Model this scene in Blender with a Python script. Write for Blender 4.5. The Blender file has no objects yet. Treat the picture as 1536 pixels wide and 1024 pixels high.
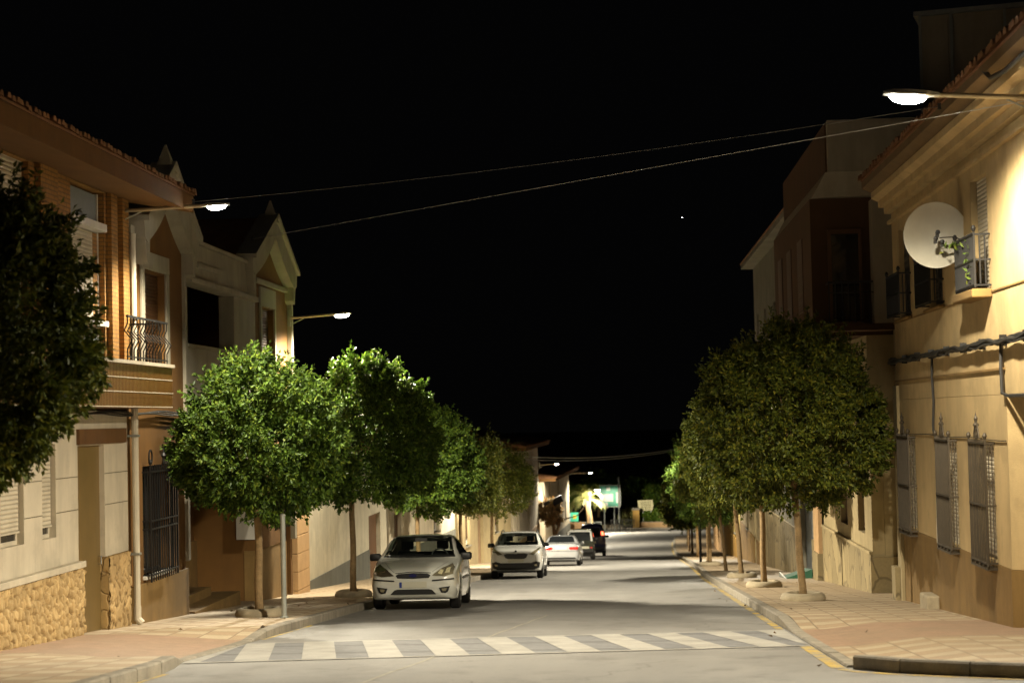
import bpy, bmesh, math, random
import numpy as np
from mathutils import Vector, Matrix
from mathutils.bvhtree import BVHTree

random.seed(7)
rng = np.random.default_rng(11)
sc = bpy.context.scene
COL = sc.collection
G = 175 / 2700.0


def gz(y):
    """height of the road: falls away from the camera, then levels out"""
    if y < 120:
        return -G * y
    z = -G * 120
    if y < 200:
        return z - .046 * (y - 120)
    return z - .046 * 80 - .01 * (min(y, 300) - 200)


# ------------------------------------------------------------------ materials
def new_mat(name):
    m = bpy.data.materials.new(name)
    m.use_nodes = True
    nt = m.node_tree
    return m, nt, nt.nodes['Principled BSDF']


def nd(nt, kind, **kw):
    n = nt.nodes.new(kind)
    for k, v in kw.items():
        if k in n.inputs:
            n.inputs[k].default_value = v
        else:
            setattr(n, k, v)
    return n


def rgba(c):
    return (c[0], c[1], c[2], 1)


def ramp(nt, fac, stops):
    r = nt.nodes.new('ShaderNodeValToRGB')
    e = r.color_ramp.elements
    while len(e) < len(stops):
        e.new(.5)
    for k, (p, c) in enumerate(stops):
        e[k].position = p
        e[k].color = rgba(c) if not isinstance(c, (int, float)) else (c, c, c, 1)
    nt.links.new(fac, r.inputs[0])
    return r.outputs[0]


def mixc(nt, fac, a, b, mode='MIX'):
    n = nt.nodes.new('ShaderNodeMix')
    n.data_type = 'RGBA'
    n.blend_type = mode
    for sock, val in ((n.inputs[0], fac), (n.inputs[6], a), (n.inputs[7], b)):
        if isinstance(val, (int, float)):
            sock.default_value = val
        elif isinstance(val, tuple):
            sock.default_value = rgba(val)
        else:
            nt.links.new(val, sock)
    return n.outputs[2]


def math_n(nt, op, a, b=None):
    n = nt.nodes.new('ShaderNodeMath')
    n.operation = op
    for i, v in enumerate((a, b)):
        if v is None:
            continue
        if isinstance(v, (int, float)):
            n.inputs[i].default_value = v
        else:
            nt.links.new(v, n.inputs[i])
    return n.outputs[0]


def noise(nt, co, scale, detail=4, rough=.6):
    n = nd(nt, 'ShaderNodeTexNoise', Scale=scale, Detail=detail, Roughness=rough)
    nt.links.new(co, n.inputs['Vector'])
    return n.outputs['Fac']


def objco(nt):
    """position in the world: everything here stands still, so patterns stay on their surfaces"""
    g = nt.nodes.new('ShaderNodeNewGeometry')
    return g.outputs['Position']


def bump(nt, bsdf, h, strength=.3, dist=.02):
    b = nd(nt, 'ShaderNodeBump', Strength=strength, Distance=dist)
    nt.links.new(h, b.inputs['Height'])
    nt.links.new(b.outputs['Normal'], bsdf.inputs['Normal'])


def plain(name, c, rough=.7, var=.18, scale=3., bmp=.15, metal=0., fine=60., streak=0., coat=0., spec=.5, blotch=0.):
    m, nt, b = new_mat(name)
    co = objco(nt)
    n1 = noise(nt, co, scale)
    n2 = noise(nt, co, fine, 3)
    lo = tuple(x * (1 - var) for x in c)
    hi = tuple(min(1, x * (1 + var)) for x in c)
    col = ramp(nt, n1, [(.3, lo), (.7, hi)])
    col = mixc(nt, .25 * min(1, var * 4), col, ramp(nt, n2, [(.35, tuple(x * .6 for x in c)), (.65, hi)]))
    if blotch:
        bl = ramp(nt, noise(nt, co, .8, 9, .66), [(.50, 0.), (.57, blotch)])
        col = mixc(nt, bl, col, tuple(x * .66 for x in c))
    if streak:
        mp = nd(nt, 'ShaderNodeMapping')
        mp.inputs['Scale'].default_value = (1.1, 1.1, .22)
        nt.links.new(co, mp.inputs[0])
        s = noise(nt, mp.outputs[0], 2.4, 8, .65)
        sf = ramp(nt, s, [(.46, 0.), (.66, streak)])
        col = mixc(nt, sf, col, tuple(x * .45 for x in c))
    nt.links.new(col, b.inputs['Base Color'])
    b.inputs['Roughness'].default_value = rough
    b.inputs['Metallic'].default_value = metal
    b.inputs['Coat Weight'].default_value = coat
    b.inputs['Specular IOR Level'].default_value = spec
    if bmp:
        bump(nt, b, n2, bmp, .01)
    return m


def glass_dark(name, c=(.012, .014, .016), rough=.06):
    m, nt, b = new_mat(name)
    b.inputs['Base Color'].default_value = rgba(c)
    b.inputs['Roughness'].default_value = rough
    b.inputs['Coat Weight'].default_value = .3
    return m


def emit(name, c, s):
    m, nt, b = new_mat(name)
    b.inputs['Base Color'].default_value = rgba(c)
    b.inputs['Emission Color'].default_value = rgba(c)
    b.inputs['Emission Strength'].default_value = s
    return m


def brick_mat(name, c1, c2, mortar, bw=.25, bh=.065, axis='y'):
    m, nt, b = new_mat(name)
    co = objco(nt)
    sx = nt.nodes.new('ShaderNodeSeparateXYZ')
    nt.links.new(co, sx.inputs[0])
    cx = nt.nodes.new('ShaderNodeCombineXYZ')
    h = math_n(nt, 'ADD', sx.outputs[1], sx.outputs[0])
    nt.links.new(h, cx.inputs[0])
    nt.links.new(sx.outputs[2], cx.inputs[1])
    br = nd(nt, 'ShaderNodeTexBrick', Scale=1.)
    br.inputs['Color1'].default_value = rgba(c1)
    br.inputs['Color2'].default_value = rgba(c2)
    br.inputs['Mortar'].default_value = rgba(mortar)
    br.inputs['Mortar Size'].default_value = .009
    br.inputs['Brick Width'].default_value = bw
    br.inputs['Row Height'].default_value = bh
    nt.links.new(cx.outputs[0], br.inputs['Vector'])
    n = noise(nt, co, 9)
    col = mixc(nt, .35, br.outputs['Color'], ramp(nt, n, [(.3, tuple(x * .5 for x in c1)), (.7, c2)]))
    nt.links.new(col, b.inputs['Base Color'])
    b.inputs['Roughness'].default_value = .8
    inv = math_n(nt, 'SUBTRACT', 1., br.outputs['Fac'])
    hh = math_n(nt, 'ADD', inv, math_n(nt, 'MULTIPLY', noise(nt, co, 70), .25))
    bump(nt, b, hh, .8, .008)
    return m


def stone_mat(name, c, mortar, scale=3.4, zs=.75, edge=.05, deep=.03):
    m, nt, b = new_mat(name)
    co = objco(nt)
    mp = nd(nt, 'ShaderNodeMapping')
    mp.inputs['Scale'].default_value = (1, 1, zs)
    nt.links.new(co, mp.inputs[0])
    nz = nd(nt, 'ShaderNodeTexNoise', Scale=3.)
    nt.links.new(mp.outputs[0], nz.inputs['Vector'])
    add = nt.nodes.new('ShaderNodeMixRGB')
    add.blend_type = 'LINEAR_LIGHT'
    add.inputs[0].default_value = .12
    nt.links.new(mp.outputs[0], add.inputs[1])
    nt.links.new(nz.outputs['Color'], add.inputs[2])
    v = nd(nt, 'ShaderNodeTexVoronoi', Scale=scale)
    v.feature = 'DISTANCE_TO_EDGE'
    v2 = nd(nt, 'ShaderNodeTexVoronoi', Scale=scale)
    nt.links.new(add.outputs[0], v.inputs['Vector'])
    nt.links.new(add.outputs[0], v2.inputs['Vector'])
    sx = nt.nodes.new('ShaderNodeSeparateColor')
    nt.links.new(v2.outputs['Color'], sx.inputs[0])
    stone = ramp(nt, sx.outputs[0], [(0., tuple(x * .68 for x in c)), (1., tuple(x * 1.2 for x in c))])
    stone = mixc(nt, .3, stone, ramp(nt, noise(nt, co, 18), [(.3, tuple(x * .55 for x in c)), (.7, c)]))
    f = ramp(nt, v.outputs['Distance'], [(edge * .35, 0.), (edge, 1.)])
    nt.links.new(mixc(nt, f, mortar, stone), b.inputs['Base Color'])
    hgt = ramp(nt, v.outputs['Distance'], [(0., 0.), (edge * 2.4, 1.)])
    hh = math_n(nt, 'ADD', hgt, math_n(nt, 'MULTIPLY', noise(nt, co, 26), .3))
    bump(nt, b, hh, 1., deep)
    b.inputs['Roughness'].default_value = .85
    return m


def paving_mat(name, y_plain, tint=1.):
    """striped cream and tan pavement tiles; the ramp at the crossing is smooth reddish tile"""
    m, nt, b = new_mat(name)
    co = objco(nt)
    s = nt.nodes.new('ShaderNodeSeparateXYZ')
    nt.links.new(co, s.inputs[0])
    X, Y = s.outputs[0], s.outputs[1]
    nw = math_n(nt, 'MULTIPLY', noise(nt, co, 1.3), .02)
    row = math_n(nt, 'FLOOR', math_n(nt, 'DIVIDE', math_n(nt, 'ADD', Y, nw), .42))
    col = math_n(nt, 'FLOOR', math_n(nt, 'DIVIDE', X, .45))
    par = math_n(nt, 'MODULO', math_n(nt, 'ADD', math_n(nt, 'ADD', row, col), 1000.), 2.)
    cream = tuple(x * tint for x in (.46, .37, .245))
    tan = tuple(x * tint for x in (.36, .255, .155))
    c = mixc(nt, par, cream, tan)
    # joints
    fx = math_n(nt, 'ABSOLUTE', math_n(nt, 'SUBTRACT', math_n(nt, 'FRACT', math_n(nt, 'DIVIDE', X, .45)), .5))
    fy = math_n(nt, 'ABSOLUTE', math_n(nt, 'SUBTRACT', math_n(nt, 'FRACT', math_n(nt, 'DIVIDE', Y, .42)), .5))
    j = math_n(nt, 'GREATER_THAN', math_n(nt, 'MAXIMUM', fx, fy), .474)
    c = mixc(nt, math_n(nt, 'MULTIPLY', j, .9), c, tuple(x * .5 for x in tan))
    a, d = y_plain
    inr = math_n(nt, 'MULTIPLY', math_n(nt, 'GREATER_THAN', Y, a), math_n(nt, 'LESS_THAN', Y, d))
    red = tuple(x * tint for x in (.30, .185, .12))
    redc = ramp(nt, noise(nt, co, 4), [(.3, tuple(x * .85 for x in red)), (.7, tuple(x * 1.15 for x in red))])
    g = math_n(nt, 'MULTIPLY', math_n(nt, 'GREATER_THAN', math_n(nt, 'MAXIMUM', fx, fy), .488), .35)
    redc = mixc(nt, g, redc, tuple(x * .55 for x in red))
    c = mixc(nt, inr, c, redc)
    dirt = ramp(nt, noise(nt, co, .9, 6), [(.4, 0.), (.7, .5)])
    c = mixc(nt, dirt, c, tuple(x * tint for x in (.22, .16, .10)))
    c = mixc(nt, .2, c, ramp(nt, noise(nt, co, 55), [(.35, (.1, .08, .06)), (.65, (.5, .42, .3))]))
    nt.links.new(c, b.inputs['Base Color'])
    b.inputs['Roughness'].default_value = .7
    bump(nt, b, math_n(nt, 'SUBTRACT', noise(nt, co, 60), j), .5, .012)
    return m


def road_mat():
    m, nt, b = new_mat('asphalt')
    co = objco(nt)
    big = noise(nt, co, .35, 5)
    mp = nd(nt, 'ShaderNodeMapping')
    mp.inputs['Scale'].default_value = (1.6, .12, 1)
    nt.links.new(co, mp.inputs[0])
    track = noise(nt, mp.outputs[0], .9, 4)
    c = ramp(nt, big, [(.32, (.165, .158, .15)), (.5, (.225, .217, .205)), (.68, (.275, .265, .25))])
    c = mixc(nt, .5, c, ramp(nt, track, [(.35, (.165, .158, .15)), (.65, (.265, .252, .235))]))
    patch = ramp(nt, noise(nt, co, .42, 9, .62), [(.53, 0.), (.56, .38)])
    c = mixc(nt, patch, c, (.135, .13, .122))
    fine = noise(nt, co, 130, 3)
    c = mixc(nt, .4, c, ramp(nt, fine, [(.3, (.085, .082, .078)), (.7, (.34, .33, .31))]))
    stain = ramp(nt, noise(nt, co, 1.7, 7, .68), [(.54, 0.), (.72, .6)])
    c = mixc(nt, stain, c, (.085, .08, .075))
    v = nd(nt, 'ShaderNodeTexVoronoi', Scale=.22)
    v.feature = 'DISTANCE_TO_EDGE'
    nz = nd(nt, 'ShaderNodeTexNoise', Scale=1.1, Detail=6)
    nt.links.new(co, nz.inputs['Vector'])
    ad = nt.nodes.new('ShaderNodeMixRGB')
    ad.blend_type = 'LINEAR_LIGHT'
    ad.inputs[0].default_value = .5
    nt.links.new(co, ad.inputs[1])
    nt.links.new(nz.outputs['Color'], ad.inputs[2])
    nt.links.new(ad.outputs[0], v.inputs['Vector'])
    crack = ramp(nt, v.outputs['Distance'], [(.0015, .5), (.004, 0.)])
    c = mixc(nt, crack, c, (.05, .048, .045))
    nt.links.new(c, b.inputs['Base Color'])
    r = ramp(nt, track, [(.3, .62), (.7, .8)])
    nt.links.new(r, b.inputs['Roughness'])
    bump(nt, b, fine, .45, .006)
    return m


def leaf_mat(name, dark, light, yellow=.12):
    m, nt, b = new_mat(name)
    g = nt.nodes.new('ShaderNodeNewGeometry')
    rnd = g.outputs['Random Per Island']
    col = ramp(nt, rnd, [(0., dark), (1 - yellow - .12, light), (1., (light[0] * 1.6, light[1] * 1.2, light[2]))])
    nt.links.new(col, b.inputs['Base Color'])
    b.inputs['Roughness'].default_value = .55
    b.inputs['Specular IOR Level'].default_value = .35
    tr = nt.nodes.new('ShaderNodeBsdfTranslucent')
    nt.links.new(col, tr.inputs[0])
    mx = nt.nodes.new('ShaderNodeMixShader')
    mx.inputs[0].default_value = .16
    nt.links.new(b.outputs[0], mx.inputs[1])
    nt.links.new(tr.outputs[0], mx.inputs[2])
    nt.links.new(mx.outputs[0], nt.nodes['Material Output'].inputs[0])
    return m


M = {}
M['road'] = road_mat()
M['ground'] = plain('dark_soil', (.05, .042, .03), .95, .3, 1.5, .4)
M['pave_l'] = paving_mat('striped_pavement_left', (21.9, 26.0), 1.2)
M['pave_r'] = paving_mat('striped_pavement_right', (22.6, 26.3), .95)
M['kerb'] = plain('kerb_concrete', (.27, .24, .19), .85, .25, 5, .4, streak=.4, blotch=.4)
M['kerb_d'] = plain('kerb_stone_worn', (.24, .21, .165), .85, .3, 5, .5, streak=.4)


def worn_paint():
    m, nt, b = new_mat('worn_yellow_paint')
    co = objco(nt)
    f = ramp(nt, math_n(nt, 'ADD', math_n(nt, 'MULTIPLY', noise(nt, co, 2.2, 6), .6), math_n(nt, 'MULTIPLY', noise(nt, co, 34, 4), .4)), [(.44, 0.), (.56, 1.)])
    y = ramp(nt, noise(nt, co, 5), [(.3, (.42, .27, .03)), (.7, (.56, .40, .08))])
    nt.links.new(mixc(nt, f, y, (.23, .215, .19)), b.inputs['Base Color'])
    b.inputs['Roughness'].default_value = .8
    bump(nt, b, noise(nt, co, 130), .4, .005)
    return m


M['yellow'] = worn_paint()
M['paver_g'] = brick_mat('grey_paving_blocks', (.165, .165, .17), (.215, .215, .22), (.11, .11, .11), .2, .1)
M['paver_w'] = plain('white_crossing_blocks', (.33, .315, .285), .75, .3, 1.8, .4, fine=40)
M['brick'] = brick_mat('orange_facing_brick', (.31, .145, .028), (.40, .20, .042), (.14, .085, .035))  # brick colour kept low to stand for the dim upper storey
M['brown'] = plain('brown_render', (0.170, 0.080, 0.016), .85, .15, 1.6, .3, streak=.25)
M['brown_d'] = plain('dark_brown_render', (0.085, 0.040, 0.012), .85, .15, 1.6, .3, streak=.25)
M['ochre'] = plain('ochre_dado', (0.240, 0.145, 0.045), .85, .15, 2, .3, streak=.35, blotch=.4)
M['cream_w'] = plain('cream_cladding', (0.570, 0.500, 0.380), .7, .08, 2, .15, streak=.3, blotch=.4)
M['white'] = plain('white_paint', (.72, .69, .62), .6, .08, 2, .1, streak=.2)
M['trim'] = plain('old_white_trim', (.36, .325, .25), .85, .14, 1.4, .3, streak=.3)
M['pale'] = plain('pale_grey_render', (0.360, 0.310, 0.230), .85, .12, 1.4, .3, streak=.3)
M['garage'] = plain('cream_white_render', (.60, .545, .41), .85, .1, 1.2, .3, streak=.25, blotch=.4)
M['white_d'] = plain('old_white_render', (0.260, 0.235, 0.180), .85, .14, 1.4, .3, streak=.35, blotch=.4)
M['eave_r'] = plain('shaded_brown_eave', (0.160, 0.100, 0.040), .85, .15, 2, .2, streak=.2)  # lowered base colour carries the shade under the roof edge
M['eave'] = plain('ochre_eave_render', (0.150, 0.068, 0.013), .85, .12, 2, .2, streak=.2)  # base colour lowered to stand for the dimness of the upper walls
M['tan'] = plain('tan_roughcast', (0.550, 0.400, 0.195), .9, .16, .9, .6, fine=85, streak=.22, blotch=.4)
M['tan_d'] = plain('tan_dado_roughcast', (0.250, 0.150, 0.045), .9, .16, 1.2, .7, fine=70, streak=.35, blotch=.4)
M['beige'] = plain('beige_render', (0.380, 0.300, 0.160), .88, .14, 1.5, .3, streak=.3, blotch=.4)
M['stone'] = stone_mat('irregular_stone_dado', (0.450, 0.290, 0.105), (.17, .105, .036), 8.5, .5, .05, .06)
M['stone_b'] = stone_mat('cream_stone_dado', (0.460, 0.300, 0.115), (.28, .18, .075), 4.2, .9, .03, .012)
M['slab'] = stone_mat('stained_slab_dado', (0.300, 0.235, 0.120), (.15, .115, .06), 1.4, .6, .03, .012)
M['door'] = plain('brown_door', (0.170, 0.110, 0.035), .5, .1, 2, .1, streak=.2)
M['wood'] = plain('dark_wood', (0.130, 0.058, 0.018), .6, .15, 3, .2, streak=.3)
M['tilebal'] = None
M['iron'] = plain('black_iron', (.018, .017, .016), .5, .2, 8, .1, metal=.3)
M['iron_g'] = plain('grey_brown_iron', (0.065, 0.050, 0.032), .55, .2, 8, .1, metal=.3)
M['galv'] = plain('galvanised_steel', (.38, .40, .37), .5, .15, 5, .12, metal=.55, streak=.25)
M['arm'] = plain('painted_lamp_arm', (.40, .34, .24), .45, .12, 4, .1, metal=.4)
M['lamp_body'] = plain('lamp_housing', (.42, .42, .40), .4, .08, 4, .05, metal=.3)
M['lens'] = emit('lamp_lens', (1, .97, .86), 80)
M['glass'] = glass_dark('window_glass')
M['glass_b'] = plain('pale_reflecting_pane', (.30, .36, .40), .12, .15, 2, 0)
M['shutter'] = None
M['cable'] = plain('black_cable', (.03, .028, .025), .55, .2, 20, .2)
M['wire'] = plain('pale_cable', (0.480, 0.480, 0.460), .35, .08, 9, 0)
M['wire_d'] = plain('grey_cable', (0.080, 0.080, 0.080), .5, .1, 9, 0)
M['pipe'] = plain('cream_downpipe', (.60, .54, .42), .5, .08, 3, .05, streak=.2)
M['tile'] = plain('clay_roof_tile', (0.238, 0.112, 0.049), .85, .35, 4, .4)
M['dish'] = plain('dish_enamel', (.56, .53, .44), .4, .07, 3, .04, streak=.15)
M['bark'] = plain('street_tree_bark', (.27, .18, .085), .9, .3, 9, .8, fine=45, streak=.4)
M['ring'] = plain('concrete_tree_ring', (.36, .30, .20), .85, .2, 6, .4, streak=.3)
M['leaf'] = leaf_mat('privet_leaves', (.018, .042, .006), (.105, .185, .020))
M['leaf_o'] = leaf_mat('olive_tree_leaves', (.028, .044, .006), (.140, .170, .020), .2)
M['leaf_f'] = leaf_mat('park_leaves', (.05, .11, .012), (.13, .22, .025))
M['palm'] = leaf_mat('palm_fronds', (.16, .19, .06), (.30, .32, .12), .2)
M['soil'] = plain('planting_soil', (.05, .035, .02), .95, .3, 8, .5)
M['car_w'] = plain('white_car_paint', (0.700, 0.700, 0.630), .22, .04, 2, 0, coat=.8)
M['car_w2'] = plain('pearl_white_paint', (0.740, 0.740, 0.710), .2, .03, 2, 0, coat=.9)
M['car_s'] = plain('silver_car_paint', (0.420, 0.430, 0.440), .25, .03, 2, 0, metal=.35, coat=.8)
M['car_g'] = plain('dark_green_car_paint', (.018, .025, .018), .25, .05, 2, 0, coat=.7)
M['car_b'] = plain('dark_blue_car_paint', (.02, .022, .11), .25, .05, 2, 0, coat=.8)
M['blackp'] = plain('black_plastic', (.015, .015, .015), .45, .15, 9, .05)
M['tyre'] = plain('tyre_rubber', (.014, .013, .012), .8, .2, 9, .2)
M['rim'] = plain('alloy_rim', (.35, .35, .34), .35, .1, 6, 0, metal=.8)
M['lampglass'] = plain('headlight_glass', (.45, .40, .26), .08, .25, 14, 0, metal=.5, coat=1.)
M['lampbright'] = plain('headlight_lit_reflector', (.75, .68, .42), .25, .3, 20, 0)  # yellow lamplight on the reflectors put into their colour
M['lampdark'] = plain('headlight_shaded_glass', (.10, .08, .05), .1, .2, 14, 0, metal=.3, coat=1.)  # dark copy of the headlight glass, standing for the side out of lamplight
M['redlamp'] = plain('red_tail_light', (.50, .02, .015), .15, .15, 12, 0, coat=1.)
M['redlit'] = emit('lit_tail_light', (1., .12, .05), 7)
M['whitelit'] = emit('lit_white_light', (1., .92, .8), 14)
M['plate'] = plain('number_plate', (.62, .60, .48), .4, .05, 3, 0)
M['blue'] = plain('plate_blue', (.03, .06, .30), .4, .05, 3, 0)
M['chrome'] = plain('chrome', (.7, .7, .7), .12, .03, 3, 0, metal=1.)
M['sgreen'] = plain('sign_green', (0.050, 0.420, 0.270), .4, .1, 1.5, 0)
M['swhite'] = plain('sign_white', (.72, .74, .70), .4, .05, 3, 0)
M['scream'] = plain('sign_cream', (0.620, 0.580, 0.320), .55, .1, 3, 0)
M['sdark'] = plain('sign_dark_print', (.10, .08, .04), .6, .1, 3, 0)
M['syellow'] = plain('sign_yellow', (.60, .46, .04), .5, .1, 3, 0)
M['sblue'] = plain('sign_pale_blue', (.25, .50, .62), .5, .1, 3, 0)
M['pillar'] = plain('ochre_gate_pillar', (.50, .30, .08), .85, .15, 4, .3)
M['far_w'] = plain('far_white_wall', (.60, .52, .38), .85, .1, .7, .2, streak=.25, blotch=.4)
M['far_y'] = plain('far_yellow_wall', (.55, .42, .15), .85, .12, .7, .2, streak=.2)
M['peach'] = plain('peach_block_pillar', (.52, .33, .16), .8, .12, 3, .3)
M['greyd'] = plain('grey_dado', (0.136, 0.136, 0.112), .85, .15, 2, .3, streak=.3)
M['gdoor'] = plain('grey_metal_door', (.075, .09, .10), .5, .1, 2, .05, streak=.2)
M['greenmat'] = plain('green_ramp_board', (.03, .12, .07), .8, .1, 4, .2)
M['fence_b'] = plain('brown_plank_fence', (.26, .16, .075), .8, .3, 4, .3, streak=.4)
M['star'] = emit('star_glow', (1, 1, 1), 50)


def ribbed(name, c, period, axis, depth=.01, rough=.5, dark=.35):
    m, nt, b = new_mat(name)
    co = objco(nt)
    s = nt.nodes.new('ShaderNodeSeparateXYZ')
    nt.links.new(co, s.inputs[0])
    f = math_n(nt, 'FRACT', math_n(nt, 'DIVIDE', s.outputs['XYZ'.index(axis)], period))
    t = math_n(nt, 'ABSOLUTE', math_n(nt, 'SUBTRACT', f, .5))
    gap = ramp(nt, t, [(.40, 0.), (.48, 1.)])
    base = ramp(nt, noise(nt, co, 3), [(.3, tuple(x * .86 for x in c)), (.7, tuple(min(1, x * 1.12) for x in c))])
    nt.links.new(mixc(nt, math_n(nt, 'MULTIPLY', gap, 1 - dark), base, tuple(x * dark for x in c)), b.inputs['Base Color'])
    b.inputs['Roughness'].default_value = rough
    bump(nt, b, ramp(nt, t, [(.2, 1.), (.5, 0.)]), 1., depth)
    return m


M['shutter'] = ribbed('cream_roller_shutter', (.60, .53, .40), .06, 'Z', .015)
M['shut_d'] = ribbed('brown_roller_shutter', (.09, .038, .012), .06, 'Z', .015)
M['shut_g'] = ribbed('grey_roller_shutter', (.05, .05, .05), .06, 'Z', .012)
M['tilebal'] = ribbed('ridged_brown_tile', (.16, .072, .018), .075, 'Y', .02, .3)


# ------------------------------------------------------------------ mesh builder
class MB:
    """collects boxes, tubes and prisms; frame turns facade coordinates (along, out, up) into world ones"""

    def __init__(self, fr=None):
        self.v, self.f, self.fr = [], [], fr

    def add(self, vs, fs):
        o = len(self.v)
        for p in vs:
            p = tuple(p)
            self.v.append(self.fr(*p) if self.fr else p)
        self.f += [tuple(i + o for i in q) for q in fs]
        return self

    def box(self, u0, u1, v0, v1, z0, z1):
        return self.add([(u0, v0, z0), (u1, v0, z0), (u1, v1, z0), (u0, v1, z0), (u0, v0, z1), (u1, v0, z1), (u1, v1, z1), (u0, v1, z1)],
                        [(0, 3, 2, 1), (4, 5, 6, 7), (0, 1, 5, 4), (1, 2, 6, 5), (2, 3, 7, 6), (3, 0, 4, 7)])

    def hexa(self, bot, top):
        n = len(bot)
        return self.add(list(bot) + list(top), [tuple(range(n))[::-1], tuple(range(n, 2 * n))] + [(i, (i + 1) % n, n + (i + 1) % n, n + i) for i in range(n)])

    def prism(self, poly, axis, a, b):
        """poly of 2D points pushed along axis: 'u' -> (v,z) outline, 'v' -> (u,z), 'z' -> (u,v)"""
        def mk(p, t):
            return (t, p[0], p[1]) if axis == 'u' else (p[0], t, p[1]) if axis == 'v' else (p[0], p[1], t)
        return self.hexa([mk(p, a) for p in poly], [mk(p, b) for p in poly])

    def tube(self, path, r, n=8, cap=True):
        path = [Vector(p) for p in path]
        rs = r if isinstance(r, (list, tuple)) else [r] * len(path)
        vs, fs = [], []
        ref = None
        for k, p in enumerate(path):
            d = (path[min(k + 1, len(path) - 1)] - path[max(k - 1, 0)]).normalized()
            if ref is None:
                ref = Vector((0, 0, 1)) if abs(d.z) < .9 else Vector((1, 0, 0))
            a = d.cross(ref).normalized()
            b = d.cross(a)
            ref = a.cross(d)
            for i in range(n):
                t = 2 * math.pi * i / n
                vs.append(p + (a * math.cos(t) + b * math.sin(t)) * rs[k])
        for k in range(len(path) - 1):
            for i in range(n):
                fs.append((k * n + i, k * n + (i + 1) % n, (k + 1) * n + (i + 1) % n, (k + 1) * n + i))
        if cap:
            fs += [tuple(range(n))[::-1], tuple(range((len(path) - 1) * n, len(path) * n))]
        return self.add(vs, fs)

    def lathe(self, prof, c=(0, 0, 0), n=24, axis='z'):
        vs, fs = [], []
        for (r, h) in prof:
            for i in range(n):
                t = 2 * math.pi * i / n
                a, b = r * math.cos(t), r * math.sin(t)
                q = (a, b, h) if axis == 'z' else (h, a, b) if axis == 'x' else (a, h, b)
                vs.append((c[0] + q[0], c[1] + q[1], c[2] + q[2]))
        for k in range(len(prof) - 1):
            for i in range(n):
                fs.append((k * n + i, k * n + (i + 1) % n, (k + 1) * n + (i + 1) % n, (k + 1) * n + i))
        fs += [tuple(range(n)), tuple(range((len(prof) - 1) * n, len(prof) * n))]
        return self.add(vs, fs)

    def wall(self, u0, u1, z0, z1, holes=(), t=.25, v=0., zbot=None):
        """wall slab with openings (a,b,c,d); only outer faces are made"""
        us = sorted({u0, u1, *[h[0] for h in holes], *[h[1] for h in holes]})
        zs = sorted({z0, z1, *[h[2] for h in holes], *[h[3] for h in holes]})
        nu, nz = len(us) - 1, len(zs) - 1

        def solid(i, j):
            if not (0 <= i < nu and 0 <= j < nz):
                return False
            cu, cz = (us[i] + us[i + 1]) / 2, (zs[j] + zs[j + 1]) / 2
            return not any(h[0] < cu < h[1] and h[2] < cz < h[3] for h in holes)
        w = v - t
        for i in range(nu):
            for j in range(nz):
                if not solid(i, j):
                    continue
                a, b, c, d = us[i], us[i + 1], zs[j], zs[j + 1]
                self.add([(a, v, c), (b, v, c), (b, v, d), (a, v, d)], [(0, 1, 2, 3)])
                self.add([(a, w, c), (b, w, c), (b, w, d), (a, w, d)], [(3, 2, 1, 0)])
                if not solid(i - 1, j):
                    self.add([(a, v, c), (a, v, d), (a, w, d), (a, w, c)], [(0, 1, 2, 3)])
                if not solid(i + 1, j):
                    self.add([(b, v, c), (b, v, d), (b, w, d), (b, w, c)], [(3, 2, 1, 0)])
                if not solid(i, j - 1):
                    self.add([(a, v, c), (b, v, c), (b, w, c), (a, w, c)], [(3, 2, 1, 0)])
                if not solid(i, j + 1):
                    self.add([(a, v, d), (b, v, d), (b, w, d), (a, w, d)], [(0, 1, 2, 3)])
        return self


def ob(name, mb, mat, parent=None, local=False, smooth=False, bevel=0., weld=True):
    """links the builder's mesh as ONE object; world coordinates unless local"""
    me = bpy.data.meshes.new(name)
    vs = mb.v
    me.from_pydata([tuple(p) for p in vs], [], mb.f)
    bm = bmesh.new()
    bm.from_mesh(me)
    if weld:
        bmesh.ops.remove_doubles(bm, verts=bm.verts, dist=1e-5)
    bmesh.ops.recalc_face_normals(bm, faces=bm.faces)
    bm.to_mesh(me)
    bm.free()
    o = bpy.data.objects.new(name, me)
    COL.objects.link(o)
    me.materials.append(mat)
    if smooth:
        for p in me.polygons:
            p.use_smooth = True
    if bevel:
        b = o.modifiers.new('edge', 'BEVEL')
        b.width = bevel
        b.segments = 2
        b.limit_method = 'ANGLE'
    if parent is not None:
        o.parent = parent
        if not local:
            root = parent
            off = Vector(parent.location)
            while root.parent:
                root = root.parent
                off += Vector(root.location)
            for vtx in me.vertices:
                vtx.co -= off
    return o


def thing(name, label, cat, loc=(0, 0, 0), rz=0., group=None):
    o = bpy.data.objects.new(name, None)
    COL.objects.link(o)
    o.empty_display_size = .3
    o.location = loc
    o.rotation_euler = (0, 0, rz)
    o['label'] = label
    o['category'] = cat
    if group:
        o['group'] = group
    return o


def tag(o, label, cat, group=None):
    o['label'] = label
    o['category'] = cat
    if group:
        o['group'] = group
    return o


def struct(name, mb, mat, **kw):
    o = ob(name, mb, mat, **kw)
    o['kind'] = 'structure'
    return o


def fL(x):
    return lambda u, v, z: (x + v, u, z)


def fR(x):
    return lambda u, v, z: (x - v, u, z)


def fline(ax, ay, bx, by, right=False):
    d = Vector((bx - ax, by - ay)).normalized()
    n = Vector((d.y, -d.x)) if not right else Vector((-d.y, d.x))
    return lambda u, v, z: (ax + d.x * u + n.x * v, ay + d.y * u + n.y * v, z)


def lerp_path(pts, y):
    if y <= pts[0][0]:
        return pts[0][1]
    for (a, b), (c, d) in zip(pts, pts[1:]):
        if y <= c:
            return b + (d - b) * (y - a) / (c - a)
    return pts[-1][1]


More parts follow.
